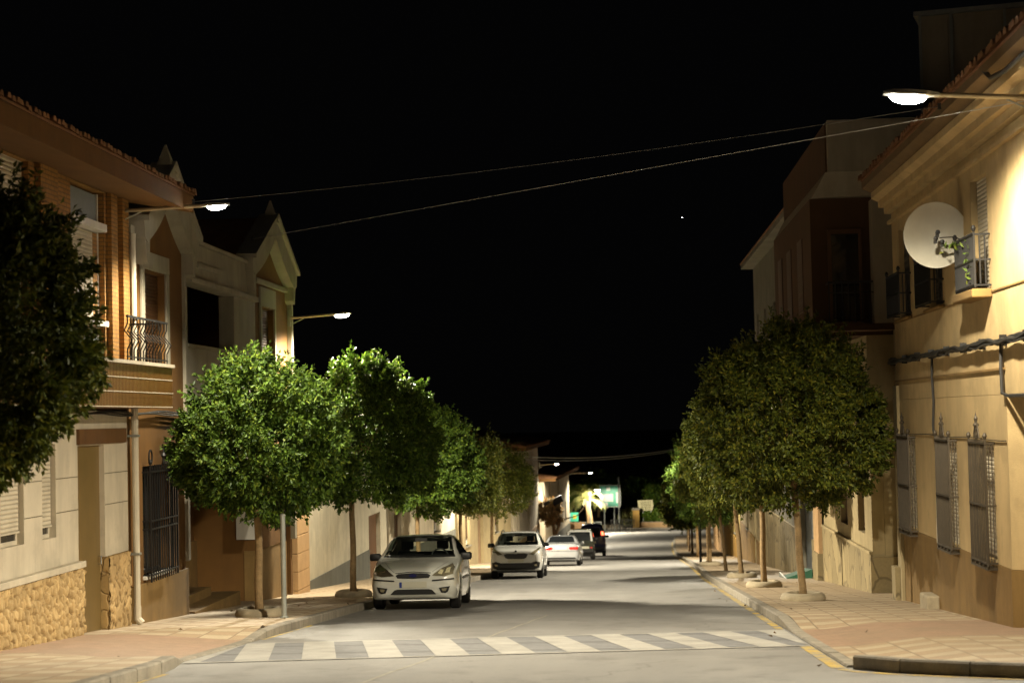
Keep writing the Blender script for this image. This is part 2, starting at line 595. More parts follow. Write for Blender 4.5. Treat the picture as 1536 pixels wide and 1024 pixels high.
KL = [(-10, -5.3), (20.6, -5.25), (21.6, -5.5), (25.4, -5.48), (36, -5.43), (45, -5.2), (59.5, -4.85), (80, -4.35), (97, -3.75), (112, -3.4), (130, -3.1), (150, -3.3), (158, -4.2)]
KR = [(19.4, 2.3), (56, 2.35), (73, 2.6), (104, 2.75), (130, 3.2), (150, 3.7), (162, 4.1), (170, 5.2)]
FLX = [(-10, -8.05), (46, -8.05), (47, -8.3), (62, -8.25), (80, -7.2), (95, -6.0), (118, -5.6), (145, -5.0), (160, -4.9)]
FRX = [(18, 5.05), (34, 5.05), (46, 5.0), (70, 5.0), (104, 5.2), (130, 5.7), (170, 7)]
kl = lambda y: lerp_path(KL, y)
kr = lambda y: lerp_path(KR, y)


def sst(a, b, x):
    t = max(0, min(1, (x - a) / (b - a)))
    return t * t * (3 - 2 * t)


def hL(x, y):
    """height of the left pavement above the road: it dips to the crossing"""
    ramp_ = sst(20.9, 22.0, y) * (1 - sst(25.6, 27.6, y))
    edge = 1 - sst(.15, 1.9, kl(y) - x)
    return .14 - .12 * ramp_ * edge


def hR(x, y):
    ramp_ = 1 - sst(25.8, 28.6, y)
    edge = 1 - sst(.2, 1.5, x - kr(y))
    return .14 - .115 * ramp_ * edge


# ------------------------------------------------------------------ setting: ground, road, pavements
def sheet(xs_of_y, ys, zf):
    mb = MB()
    rows = [[(x, y, zf(x, y)) for x in xs_of_y(y)] for y in ys]
    n = len(rows[0])
    vs = [p for r in rows for p in r]
    fs = [(r * n + i, r * n + i + 1, (r + 1) * n + i + 1, (r + 1) * n + i) for r in range(len(rows) - 1) for i in range(n - 1)]
    return mb.add(vs, fs)


yg = [-60, -20, 0, 20, 40, 60, 80, 100, 120, 130, 140, 150, 160, 170, 180, 190, 200, 220, 240, 300, 400, 700, 1500]
xg = [-900, -300, -120, -60, -30, -15, -8, -4, 0, 4, 8, 15, 30, 60, 120, 300, 900]
struct('ground', sheet(lambda y: xg, yg, lambda x, y: gz(y) - .06 - (.0 if y < 230 else 0)), M['ground'])
yr = list(np.arange(-12, 19.0, 1.0)) + [19.2] + list(np.arange(20, 120, 2.0)) + list(np.arange(120, 207, 3.0))


def road_x(y):
    a, b = kl(y) - .02, kr(y) + .02
    if y < 19.3:
        b = 16
    if y > 156:
        w = sst(156, 178, y)
        a, b = a - 60 * w, b + 60 * w
    return [a + (b - a) * t for t in (0, .2, .4, .6, .8, 1)]


struct('road', sheet(road_x, yr, lambda x, y: gz(y)), M['road'])

ysL = list(np.arange(-10, 20.5, 1.0)) + list(np.arange(20.5, 30, .25)) + list(np.arange(30, 158, 2.0))
struct('left_pavement', sheet(lambda y: [kl(y) - .16 + (lerp_path(FLX, y) - 3.2 - kl(y) + .16) * t for t in (0, .06, .12, .2, .3, .4, .55, .75, 1)],
                              ysL, lambda x, y: gz(y) + hL(x, y)), M['pave_l'])


CR = [(2.3, 19.4), (2.42, 19.05), (2.75, 18.65), (3.2, 18.28), (3.8, 17.85), (5.0, 17.1), (7.5, 15.7)]   # kerb round the corner


def corner_y(x):
    return lerp_path([(p[0], p[1]) for p in CR], x)


mb = sheet(lambda y: [kr(y) + .16 + (lerp_path(FRX, y) + 3 - kr(y) - .16) * t for t in (0, .06, .12, .2, .3, .4, .55, .75, 1)],
           list(np.arange(19.4, 30, .25)) + list(np.arange(30, 168, 2.0)), lambda x, y: gz(y) + hR(x, y))
# the corner in front
n = 12
xs = [2.46 + (8.05 - 2.46) * t for t in (0, .06, .12, .2, .3, .4, .55, .75, 1)]
rows = []
for k in range(n + 1):
    rows.append([(x, corner_y(x) + .12 + (19.4 - corner_y(x) - .12) * k / n) for x in xs])
vs = [(x, y, gz(y) + .14 - .115 * (1 - sst(.2, 1.5, x - 2.3))) for r in rows for (x, y) in r]
mb.add(vs, [(r * 9 + i, r * 9 + i + 1, (r + 1) * 9 + i + 1, (r + 1) * 9 + i) for r in range(n) for i in range(8)])
struct('right_pavement', mb, M['pave_r'])


def kerb_stones(name, pts, hf, mat, side, w=.15, step=1.0, gap=.008):
    """kerb of separate stones along a polyline of (x,y); side = +1 when the pavement lies to the left of the walk"""
    mb = MB()
    P = [Vector(p) for p in pts]
    seg = []
    acc = 0
    cum = [0]
    for a, b in zip(P, P[1:]):
        acc += (b - a).length
        cum.append(acc)

    def at(s):
        s = max(0, min(acc, s))
        for i in range(len(P) - 1):
            if s <= cum[i + 1]:
                t = (s - cum[i]) / max(1e-6, cum[i + 1] - cum[i])
                return P[i].lerp(P[i + 1], t), (P[i + 1] - P[i]).normalized()
        return P[-1], (P[-1] - P[-2]).normalized()
    s = 0
    while s < acc - .05:
        e = min(acc, s + step)
        a, da = at(s + gap)
        b, db = at(e - gap)
        na, nb = Vector((-da.y, da.x)) * side, Vector((-db.y, db.x)) * side
        q = [a, b, b + nb * w, a + na * w]
        hh = [hf(p.x, p.y) + .004 for p in (a, b)]
        zz = [gz(p.y) for p in q]
        bot = [(p.x, p.y, z - .12) for p, z in zip(q, zz)]
        jit = random.uniform(-.003, .003)
        lip = .02
        mid = [(p.x, p.y, z + h - lip + jit) for p, z, h in zip(q, zz, (hh[0], hh[1], hh[1], hh[0]))]
        a2, b2 = a + na * .018, b + nb * .018
        q2 = [a2, b2, q[2], q[3]]
        top = [(p.x, p.y, gz(p.y) + h + jit) for p, h in zip(q2, (hh[0], hh[1], hh[1], hh[0]))]
        o = 0
        mb.add(bot + mid + top, [(3, 2, 1, 0), (8, 9, 10, 11)] + [(i, (i + 1) % 4, 4 + (i + 1) % 4, 4 + i) for i in range(4)]
               + [(4 + i, 4 + (i + 1) % 4, 8 + (i + 1) % 4, 8 + i) for i in range(4)])
        s = e
    return struct(name, mb, mat, weld=False)


kerb_stones('left_kerb', [(kl(y), y) for y in list(np.arange(-10, 20, 2.)) + list(np.arange(20, 28, .5)) + list(np.arange(28, 158, 3.))], lambda x, y: hL(kl(y), y), M['kerb'], 1)
kerb_stones('right_kerb', [(kr(y), y) for y in list(np.arange(19.6, 30, .5)) + list(np.arange(30, 168, 3.))], lambda x, y: hR(kr(y), y), M['kerb'], -1)
kerb_stones('corner_kerb', [(x + .04, y) for x, y in CR], lambda x, y: .145, M['kerb_d'], 1, step=.8, w=.16)

# painted line along the right kerb
mb = MB()


def strip(mb, pts, w0, w1, h):
    vs = []
    for k, (x, y) in enumerate(pts):
        a = Vector(pts[max(0, k - 1)])
        b = Vector(pts[min(len(pts) - 1, k + 1)])
        d = (b - a).normalized()
        nn = Vector((-d.y, d.x))
        for w in (w0, w1):
            q = Vector((x, y)) + nn * w
            vs.append((q.x, q.y, gz(q.y) + h))
    mb.add(vs, [(2 * i, 2 * i + 1, 2 * i + 3, 2 * i + 2) for i in range(len(pts) - 1)])


strip(mb, [(kr(y), y) for y in list(np.arange(27.2, 60, 1.5)) + list(np.arange(60, 150, 4.))], .03, .15, .004)
strip(mb, [(kr(y), y) for y in (19.5, 20.5, 21.5, 22.5, 23.2)], .02, .17, .004)
strip(mb, CR, -.14, -.02, .0045)
strip(mb, [(kl(y), y) for y in np.arange(10, 21, 1.)], -.09, -.02, .004)
strip(mb, [(kl(y), y) for y in np.arange(26.5, 31, 1.)], -.08, -.02, .004)
struct('road_line', mb, M['yellow'])

mb = MB()
for a, b in (((-3.35, 12.), (-2.42, 22.2)), ((-2.1, 26.1), (-1.5, 33.))):
    strip(mb, [(a[0] + (b[0] - a[0]) * t + .015 * math.sin(t * 23), a[1] + (b[1] - a[1]) * t) for t in np.linspace(0, 1, 14)], -.02, .02, .004)
struct('road_seam', mb, plain('pale_joint_filler', (.30, .28, .23), .8, .3, 9, .3))

# zebra crossing of grey and white blocks
near = lambda x: 21.72 + (x + 5.5) * .2105
far = lambda x: 25.42 + (x + 5.5) * .188
mb = MB()
xs = list(np.linspace(-5.46, 2.27, 14))
vs = [(x, f(x), gz(f(x)) + .004) for x in xs for f in (near, far)]
mb.add(vs, [(2 * i, 2 * i + 2, 2 * i + 3, 2 * i + 1) for i in range(13)])
struct('crossing_bed', mb, M['paver_g'])
mb = MB()
slope = -.172     # stripes lean against the kerb


def on_edge(x0, fn):
    y = 24.
    for _ in range(12):
        y = fn(x0 + slope * (y - 24))
    return x0 + slope * (y - 24), y


x0 = -6.06
while x0 < 3.2:
    q = []
    for xx, fn in ((x0, near), (x0 + .43, near), (x0 + .43, far), (x0, far)):
        x, y = on_edge(xx, fn)
        x = max(-5.45, min(2.26, x))
        y = fn(x)
        q.append((x, y, gz(y) + .008))
    if q[1][0] - q[0][0] > .03 or q[2][0] - q[3][0] > .03:
        mb.add(q, [(0, 1, 2, 3)])
    x0 += .84
for fn, a, b in ((near, -.13, -.005), (far, .005, .11)):
    vs = []
    for x in xs:
        for d in (a, b):
            y = fn(x) + d
            vs.append((x, y, gz(y) + .0085))
    mb.add(vs, [(2 * i, 2 * i + 2, 2 * i + 3, 2 * i + 1) for i in range(13)])
struct('crossing_stripes', mb, M['paver_w'], weld=False)


# ------------------------------------------------------------------ facade pieces (frame = facade coordinates)
def window(parent, fr, u0, u1, z0, z1, depth=.12, frame='white', pane='glass', shutter=None, shut_to=0., sill=None, fw=.055, mull=True, label=None):
    """window part with pane, shutter and sill below it; set back into its opening"""
    m = MB(fr)
    d0, d1 = -depth - .05, -depth
    m.box(u0, u0 + fw, d0, d1, z0, z1).box(u1 - fw, u1, d0, d1, z0, z1)
    m.box(u0 + fw, u1 - fw, d0, d1, z0, z0 + fw).box(u0 + fw, u1 - fw, d0, d1, z1 - fw, z1)
    if mull:
        c = (u0 + u1) / 2
        m.box(c - .03, c + .03, d0, d1 - .004, z0 + fw, z1 - fw)
    w = ob('window', m, M[frame], parent)
    if label:
        w['label'] = label
    p = MB(fr).box(u0 + .01, u1 - .01, d0 + .012, d0 + .03, z0 + .01, z1 - .01)
    ob('pane', p, M[pane], w)
    if shutter:
        zz = z0 + shut_to * (z1 - z0)
        s = MB(fr).box(u0 + .02, u1 - .02, d1 + .004, d1 + .03, zz, z1 - .005)
        s.box(u0 + .02, u1 - .02, d1 + .002, d1 + .045, zz - .03, zz)
        ob('shutter', s, M[shutter], w)
    if sill:
        s = MB(fr).box(u0 - .06, u1 + .06, -depth, .07, z0 - .06, z0)
        ob('sill', s, M[sill], w, bevel=.008)
    return w


def grille(parent, fr, u0, u1, z0, z1, out=.14, mat='iron', nbar=9, rails=(.06, .5, .94), crown=True, rb=.009):
    m = MB(fr)
    for k in range(nbar):
        u = u0 + (u1 - u0) * k / (nbar - 1)
        r = .014 if k in (0, nbar - 1) else rb
        m.box(u - r, u + r, out - r, out + r, z0, z1)
    for u in (u0, u1):
        for k in range(1, 3):
            v = out * k / 3
            m.box(u - rb * .8, u + rb * .8, v - rb * .8, v + rb * .8, z0 + .05, z1 - .05)
        for t in rails:
            z = z0 + t * (z1 - z0)
            m.box(u - .012, u + .012, 0, out - .012, z - .012, z + .012)
    for t in rails:
        z = z0 + t * (z1 - z0)
        m.box(u0 - .02, u1 + .02, out - .017, out + .017, z - .013, z + .013)
    for u in (u0, u1):
        m.lathe([(.0, 0), (.02, .01), (.035, .05), (.02, .09), (.0, .1)], (u, out, z1 + .0), 8)
    if crown:
        c = (u0 + u1) / 2
        for s in (-1, 1):
            pth = [(c + s * .17 * math.cos(t) * (1 - t / 5), out, z1 + .02 + .17 * math.sin(t) * (1 + t * .25)) for t in np.linspace(0, 1.9, 9)]
            m.tube(pth, .013, 6)
            pth = [(c + s * (.06 + .05 * math.cos(t)), out, z1 + .1 + .05 * math.sin(t)) for t in np.linspace(0, 6.2, 12)]
            m.tube(pth, .01, 5)
        m.lathe([(.0, 0), (.018, .0), (.018, .16), (.045, .2), (.018, .24), (.03, .29), (.012, .33), (.0, .4)], (c, out, z1), 8)
        m.box(c - .2, c + .2, out - .01, out + .01, z1 + .01, z1 + .03)
    return ob('grille', m, M[mat], parent, weld=False)


def tile_row(fr, u0, u1, v_edge, z_edge, run, rise, step=.21, r=.085):
    """rows of half-round clay tiles on an eave"""
    m = MB(fr)
    u = u0
    while u < u1 - r:
        vs, fs = [], []
        jz = random.uniform(-.012, .012)
        jv = random.uniform(-.02, .02)
        N = 6
        for k, (t, sc_) in enumerate(((0, 1.), (.02, 1.), (1, .9))):
            for i in range(N + 1):
                a = math.pi * i / N
                vs.append((u + r * sc_ * math.cos(a), v_edge + jv - run * t, z_edge + jz + rise * t + r * sc_ * math.sin(a)))
        for k in range(2):
            for i in range(N):
                fs.append((k * (N + 1) + i, k * (N + 1) + i + 1, (k + 1) * (N + 1) + i + 1, (k + 1) * (N + 1) + i))
        fs.append(tuple(range(N + 1)))
        m.add(vs, fs)
        u += step
    return m


# ------------------------------------------------------------------ left: brick house with tiled balcony
F = fL(-8.05)
HB = (-8.05, 22., gz(22))
h = thing('brick_house', 'orange brick house with brown tiled balcony, cream ground floor and rough stone base', 'house', HB)
U0, U1 = 3., 28.7
sh1, sh2, dr = (22.75, 23.66, -.06, 1.25), (24.42, 25.02, -.06, 1.25), (26.05, 27.4, -1.9, 1.2)
m = MB(F).wall(U0, U1, -.52, 1.72, [sh1, sh2, (dr[0], dr[1], -.52, 1.2)], .22)
m.box(U0, U1, -6, -.224, -.6, 1.70)
ob('ground_floor_wall', m, M['cream_w'], h)
m = MB(F)
for (a, b) in ((U0, sh1[0]), (sh1[1], sh2[0]), (sh2[1], dr[0]), (dr[1], U1)):
    for z in (.27, .75):
        m.box(a + .01, b - .005, .0005, .003, z, z + .012)
ob('wall_groove', m, M['sdark'], h)
for s in (sh1, sh2):
    window(h, F, *s, depth=.1, frame='cream_w', pane='glass', shutter='shutter', shut_to=.14, mull=False)
ob('window_ledge', MB(F).box(U0, 26.0, -.0, .13, -.56, -.47), M['cream_w'], h, bevel=.01)


def dado(fr, u0, u1, v0, v1, ztop, below=.4):
    """plinth whose foot follows the falling pavement"""
    return MB(fr).hexa([(u0, v0, gz(u0) - below), (u1, v0, gz(u1) - below), (u1, v1, gz(u1) - below), (u0, v1, gz(u0) - below)],
                       [(u0, v0, ztop), (u1, v0, ztop), (u1, v1, ztop), (u0, v1, ztop)])




def relief_mat(name, c, mortar):
    m, nt, b = new_mat(name)
    at = nt.nodes.new('ShaderNodeAttribute')
    at.attribute_name = 'stone'
    sc_ = nt.nodes.new('ShaderNodeSeparateColor')
    nt.links.new(at.outputs['Color'], sc_.inputs[0])
    co = objco(nt)
    st = ramp(nt, sc_.outputs[0], [(0., tuple(x * .72 for x in c)), (1., tuple(x * 1.22 for x in c))])
    st = mixc(nt, .35, st, ramp(nt, noise(nt, co, 14, 6), [(.3, tuple(x * .55 for x in c)), (.7, tuple(x * 1.15 for x in c))]))
    nt.links.new(mixc(nt, sc_.outputs[1], mortar, st), b.inputs['Base Color'])
    b.inputs['Roughness'].default_value = .88
    bump(nt, b, noise(nt, co, 48, 6), .6, .012)
    return m


def stone_relief(name, fr, u0, u1, ztop, v, depth, cw, ch, seed, mat, parent, step=.018):
    """rubble cladding as a displaced sheet: one raised cell per stone"""
    r = np.random.default_rng(seed)
    zb = gz(u1) - .25
    nu, nz = int((u1 - u0) / step) + 1, int((ztop - zb) / step) + 1
    U, Z = np.meshgrid(np.linspace(u0, u1, nu), np.linspace(zb, ztop, nz), indexing='ij')
    gu, gv = int((u1 - u0) / cw) + 4, int((ztop - zb) / ch) + 4
    pu = (np.arange(gu)[:, None] - 1.5 + r.uniform(-.42, .42, (gu, gv))) * cw + u0
    pz = (np.arange(gv)[None, :] - 1.5 + r.uniform(-.42, .42, (gu, gv)) + .5 * (np.arange(gu) % 2)[:, None]) * ch + zb
    wob = .18 * cw
    Uw = U + wob * np.sin(Z * 19 + 3 * np.sin(U * 11))
    Zw = Z + wob * np.sin(U * 23 + 2 * np.sin(Z * 13))
    P = np.stack([pu.ravel() / cw, pz.ravel() / ch], 1)
    Q = np.stack([Uw.ravel() / cw, Zw.ravel() / ch], 1)
    f1 = np.empty(len(Q)); f2 = np.empty(len(Q)); idd = np.empty(len(Q), int)
    for a in range(0, len(Q), 4000):
        D = np.linalg.norm(Q[a:a + 4000, None, :] - P[None], axis=2)
        o2 = np.argpartition(D, 1, axis=1)[:, :2]
        da, db = np.take_along_axis(D, o2, 1).T
        sw = da > db
        f1[a:a + 4000] = np.where(sw, db, da)
        f2[a:a + 4000] = np.where(sw, da, db)
        idd[a:a + 4000] = np.where(sw, o2[:, 1], o2[:, 0])
    e = np.clip((f2 - f1) / .28, 0, 1)
    e = e * e * (3 - 2 * e)
    out = r.uniform(.55, 1.15, len(P))[idd]
    tl = r.normal(size=(len(P), 2))[idd] * .25
    hgt = depth * e * (out + tl[:, 0] * (Q[:, 0] - P[idd, 0]) + tl[:, 1] * (Q[:, 1] - P[idd, 1]))
    vs = [fr(a, v + b, c) for a, b, c in zip(U.ravel(), hgt, Z.ravel())]
    idx = np.arange(nu * nz).reshape(nu, nz)
    fs = np.stack([idx[:-1, :-1], idx[1:, :-1], idx[1:, 1:], idx[:-1, 1:]], -1).reshape(-1, 4)
    vs = np.array(vs) - np.array(parent.location)
    if parent.parent:
        vs = vs - np.array(parent.parent.location)
    me = np_mesh(name, vs, fs)
    ca = me.color_attributes.new('stone', 'FLOAT_COLOR', 'POINT')
    tint = r.uniform(0, 1, len(P))[idd]
    mask = np.clip((f2 - f1 - .025) / .10, 0, 1)
    ca.data.foreach_set('color', np.stack([tint, mask, mask, np.ones_like(mask)], 1).astype(np.float32).ravel())
    me.materials.append(mat)
    for p in me.polygons:
        p.use_smooth = True
    o = bpy.data.objects.new(name, me)
    COL.objects.link(o)
    o.parent = parent
    return o


def np_mesh(name, v, f):
    me = bpy.data.meshes.new(name)
    me.vertices.add(len(v))
    me.vertices.foreach_set('co', np.asarray(v).astype(np.float32).ravel())
    me.loops.add(f.size)
    me.loops.foreach_set('vertex_index', f.astype(np.int32).ravel())
    me.polygons.add(len(f))
    k = f.shape[1]
    me.polygons.foreach_set('loop_start', np.arange(len(f), dtype=np.int32) * k)
    me.polygons.foreach_set('loop_total', np.full(len(f), k, dtype=np.int32))
    me.update(calc_edges=True)
    me.validate()
    return me


sb = ob('stone_base', dado(F, U0, 25.95, -.3, .075, -.562), M['stone'], h)
stone_relief('rubble_face', F, 21.0, 25.95, -.566, .076, .06, .10, .165, 5, relief_mat('rubble_stone', (.47, .325, .145), (.17, .105, .04)), sb)
sp = ob('stone_panel', dado(F, 27.44, 28.62, -.3, .035, -.525), M['stone_b'], h)
stone_relief('rubble_face', F, 27.44, 28.62, -.53, .038, .03, .30, .24, 6, relief_mat('rubble_panel_stone', (.47, .32, .145), (.15, .095, .035)), sp)
d = ob('door', MB(F).box(dr[0], dr[1], -.14, -.08, gz(27.4) - .1, 1.2), M['door'], h)
ob('handle', MB(F).tube([(27.28, -.08, -.62), (27.28, -.03, -.62), (27.28, -.03, -.5), (27.28, -.08, -.5)], .012, 6), M['chrome'], d)
ob('lintel', MB(F).box(26.0, 28.5, .003, .05, 1.22, 1.45), M['wood'], h)
# upper floor
win = (25.86, 27.56, 2.5, 5.12)
m = MB(F).wall(U0, U1, 1.75, 5.2, [win, (22.0, 24.0, 2.5, 5.12)], .24)
m.box(U0, U1, -6, -.244, 1.72, 5.2)
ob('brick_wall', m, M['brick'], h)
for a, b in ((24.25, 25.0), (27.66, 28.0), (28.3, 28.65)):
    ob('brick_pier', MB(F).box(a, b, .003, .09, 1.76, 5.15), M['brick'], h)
w = ob('window', MB(F).box(win[0], win[1], -.16, .05, 4.5, 4.62).box(win[0], win[1], -.16, .06, 3.02, 3.11).box(win[0], win[0] + .06, -.15, -.09, 2.5, 5.1).box(win[1] - .06, win[1], -.15, -.09, 2.5, 5.1).box(win[0] + .06, win[1] - .06, -.15, -.09, 2.5, 2.55), M['white'], h, bevel=.006)
ob('pane', MB(F).box(win[0] + .05, win[1] - .05, -.13, -.11, 2.52, 3.0), M['glass_b'], w)
ob('top_pane', MB(F).box(win[0] + .05, win[1] - .05, -.13, -.11, 4.63, 5.08), M['glass_b'], w)
ob('shutter', MB(F).box(win[0] + .05, win[1] - .3, -.13, -.1, 3.12, 4.48), M['shutter'], w)
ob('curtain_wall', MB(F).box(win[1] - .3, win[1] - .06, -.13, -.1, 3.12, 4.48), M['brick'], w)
window(h, F, 22.0, 24.0, 2.5, 5.12, frame='white', pane='glass_b', shutter='shutter', shut_to=.5)
# balcony
b = ob('balcony', MB(F).box(20., 28.7, .0, .75, 1.76, 1.9).box(20, 28.7, .66, .752, 1.9, 2.4).box(28.6, 28.7, .0, .655, 1.9, 2.4), M['tilebal'], h)
m = MB(F).box(19.9, 28.74, .62, .79, 2.4, 2.45).box(28.57, 28.74, 0, .615, 2.4, 2.45)
for z in (1.76, 1.98, 2.19):
    m.box(20, 28.71, .753, .757, z, z + .013).box(28.702, 28.706, 0, .75, z, z + .013)
ob('balcony_trim', m, M['cream_w'], b)
m = MB(F)
for k in range(14):
    u = 26.3 + 2.3 * k / 13
    m.tube([(u, .7, 2.45), (u, .7, 2.62), (u + .03, .76, 2.76), (u - .03, .66, 2.9), (u, .7, 3.0), (u, .7, 3.1)], .011, 5)
for k in range(5):
    v = .12 + .58 * k / 5
    m.tube([(28.6, v, 2.45), (28.6, v, 2.62), (28.66, v, 2.76), (28.57, v, 2.9), (28.6, v, 3.1)], .011, 5)
m.box(26.28, 28.62, .685, .715, 3.1, 3.13).box(26.28, 28.62, .69, .71, 2.5, 2.52).box(28.585, 28.615, .05, .68, 3.1, 3.13)
ob('railing', m, M['iron'], b, weld=False)
# eave, roof
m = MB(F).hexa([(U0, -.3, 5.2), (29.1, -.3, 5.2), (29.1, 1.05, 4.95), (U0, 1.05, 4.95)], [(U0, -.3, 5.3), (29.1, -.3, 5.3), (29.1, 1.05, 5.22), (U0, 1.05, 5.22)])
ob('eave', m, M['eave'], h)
m = MB(F).hexa([(U0, -6, 6.6), (29.1, -6, 6.6), (29.1, 1.07, 5.225), (U0, 1.07, 5.225)], [(U0, -6, 6.66), (29.1, -6, 6.66), (29.1, 1.07, 5.26), (U0, 1.07, 5.26)])
m.hexa([(U0, -6, 5.2), (28.68, -6, 5.2), (28.68, -.35, 5.2), (U0, -.35, 5.2)], [(U0, -6, 6.58), (28.68, -6, 6.58), (28.68, -.35, 5.5), (U0, -.35, 5.5)])
rf = ob('roof', m, M['tile'], h)
ob('roof_tile', tile_row(F, U0, 29.15, 1.12, 5.25, 2.2, .43, .165, .066), M['tile'], rf, weld=False)

# downpipe on the joint of the two houses
t = thing('downpipe', 'cream rainwater downpipe running down the joint beside the stone panel', 'downpipe', (-7.9, 29.05, gz(29)))
m = MB().tube([(-7.93, 28.74, 4.6), (-7.93, 28.74, gz(29) + .42)], .055, 10)
ob('pipe', m, M['pipe'], t, smooth=False)
ob('shoe', MB().tube([(-7.93, 28.74, gz(29) + .45), (-7.93, 28.74, gz(29) + .26), (-7.86, 28.74, gz(29) + .18)], .062, 10), M['pipe'], t)
for z in (-.6, 1.3, 3.2):
    ob('bracket', MB().box(-8.04, -7.865, 28.67, 28.81, z, z + .035), M['galv'], t)

# ------------------------------------------------------------------ left: brown house with two white gables
h = thing('gabled_house', 'brown rendered house with two white pointed gables and a recessed balcony', 'house', (-8.05, 35., gz(35)))
V0, V1 = 28.72, 42.9
gw = (29.6, 31.3, -1.02, .80)
dw = (29.75, 31.2, 2.0, 4.1)
gl = (39.55, 41.0, 2.5, 4.05)
# wall of the first bay
m = MB(F).wall(28.72, 32.45, -1.13, 1.95, [gw], .25)
m.wall(28.72, 32.45, 1.95, 4.75, [dw], .25)
m.box(28.72, 32.45, -6, -.254, -3, 4.8)
# wall of the second bay
m.wall(38.9, V1, -3., 1.95, [(40.2, 41.8, -.85, .7), (42.0, 42.7, -3., .1)], .25)
m.wall(38.9, V1, 1.95, 4.75, [gl], .25)
m.box(38.9, V1, -6, -.254, -3.4, 4.8)
# gable fields
for a, b, top in ((29.0, 32.8, 5.9), (37.9, 42.75, 6.0)):
    c = (a + b) / 2
    m.prism([(a + .1, 4.75), (b - .1, 4.75), (c, top - .1)], 'v', -.2, 0.)
# back of the recess
m.box(32.45, 38.9, -6, -1.4, -3.2, 4.8)
ob('render_wall', m, M['brown'], h)
ob('dado', dado(F, 29.12, 32.48, -.3, .05, -1.13), M['ochre'], h)
ob('recess_dado', dado(F, 32.46, 38.89, -1.39, -1.34, -1.05), M['ochre'], h)
ob('second_dado', dado(F, 38.86, 41.98, -.3, .04, -1.3), M['ochre'], h)
w = window(h, F, *gw, depth=.16, frame='blackp', pane='glass', mull=True, sill='white')
grille(w, F, gw[0] - .03, gw[1] + .03, gw[2] - .1, gw[3] + .02, .14, 'iron', 13, (.06, .45, .52, .94), False)
for u in (gw[0], gw[1]):
    ob('scroll', MB(F).tube([(u + .1 * math.cos(t), .14, .95 + .12 * math.sin(t)) for t in np.linspace(0, 6.28, 14)], .015, 5), M['iron'], w)
ob('finial', MB(F).lathe([(.0, 0), (.02, .0), (.02, .1), (.05, .14), (.02, .19), (.0, .3)], ((gw[0] + gw[1]) / 2, .14, .82), 8), M['iron'], w)
w = window(h, F, 40.2, 41.8, -.85, .7, depth=.14, frame='blackp')
grille(w, F, 40.15, 41.85, -.95, .75, .14, 'iron', 13, (.05, .5, .95), False)
ob('gate', MB(F).box(42.02, 42.68, -.16, -.1, -3, .08), M['iron'], h)
w = window(h, F, *dw, depth=.15, frame='white', pane='glass', shutter='shut_d', shut_to=.02, mull=False)
w = window(h, F, *gl, depth=.15, frame='white', pane='glass', shutter='shut_d', shut_to=.02, mull=False)
# white trim
def trim(name, *boxes):
    m = MB(F)
    for q in boxes:
        m.box(*q)
    return ob(name, m, M['trim'], h, bevel=.01)


trim('edge_pilaster', (28.74, 28.96, .003, .10, 2.6, 4.75))
trim('window_surround', (dw[0] - .18, dw[0], .003, .05, 2.0, 4.12), (dw[1], dw[1] + .18, .003, .05, 2.0, 4.12), (dw[0] - .18, dw[1] + .18, .003, .055, 4.122, 4.42))
trim('window_surround', (gl[0] - .15, gl[0], .003, .05, 2.5, 4.07), (gl[1], gl[1] + .15, .003, .05, 2.5, 4.07), (gl[0] - .15, gl[1] + .15, .003, .055, 4.072, 4.5))
trim('recess_edge', (32.46, 32.62, -.3, .06, -1.0, 4.1))
trim('pier', (36.75, 38.86, -.3, .03, -.1, 4.1))
trim('edge_pilaster', (42.72, 42.9, .003, .12, -1.3, 4.75))
m = MB(F).wall(32.46, 38.89, 4.1, 4.86, [], .3, v=.06)
m.box(32.6, 38.7, .062, .16, 4.1, 4.2).box(33.3, 35.2, .062, .12, 4.42, 4.52).box(32.4, 38.9, -.28, .14, 4.862, 4.93)
m.box(38.9, 42.6, .003, .08, 4.55, 4.66)
ob('parapet', m, M['trim'], h, bevel=.01)
ob('recess_balcony', MB(F).box(32.62, 36.74, -1.38, .04, 1.85, 2.0).box(32.62, 36.74, -.06, .05, 2.0, 2.9).box(32.62, 36.74, -.09, .08, 2.9, 2.97), M['trim'], h, bevel=.01)
ob('recess_shutter', MB(F).box(33.2, 35.9, -1.392, -1.33, 2.0, 4.05), M['shut_d'], h)
# gable boards


def barge(a, b, zf, top):
    m = MB(F)
    c = (a + b) / 2
    th = .42
    for s, e in ((a, -1), (b, 1)):
        n = 10
        lo, hi = [], []
        for k in range(n + 1):
            t = k / n
            u = s + (c - s) * t
            z = zf + (top - zf) * t
            hi.append((u, z))
            lo.append((u - e * .03 * math.sin(t * 3.1), z - th - .14 * math.sin(t * math.pi * .9)))
        lo[0] = (s - e * .05, zf - .26)
        for k in range(n):
            q = [hi[k], hi[k + 1], lo[k + 1], lo[k]]
            m.prism(q, 'v', -.1, .24)
            m.prism([(p[0], p[1] + d_) for p, d_ in zip((hi[k], hi[k + 1], hi[k + 1], hi[k]), (.0, .0, .09, .09))], 'v', -.12, .32)
        m.prism([(s, zf), (s - e * .42, zf - .2), (s - e * .38, zf - .62), (s - e * .24, zf - .7), (s - e * .16, zf - .5)], 'v', .004, .22)
    m.hexa([(c - .17, -.05, top - .12), (c + .17, -.05, top - .12), (c + .17, .3, top - .12), (c - .17, .3, top - .12)], [(c - .015, .11, top + .38), (c + .015, .11, top + .38), (c + .015, .14, top + .38), (c - .015, .14, top + .38)])
    return m


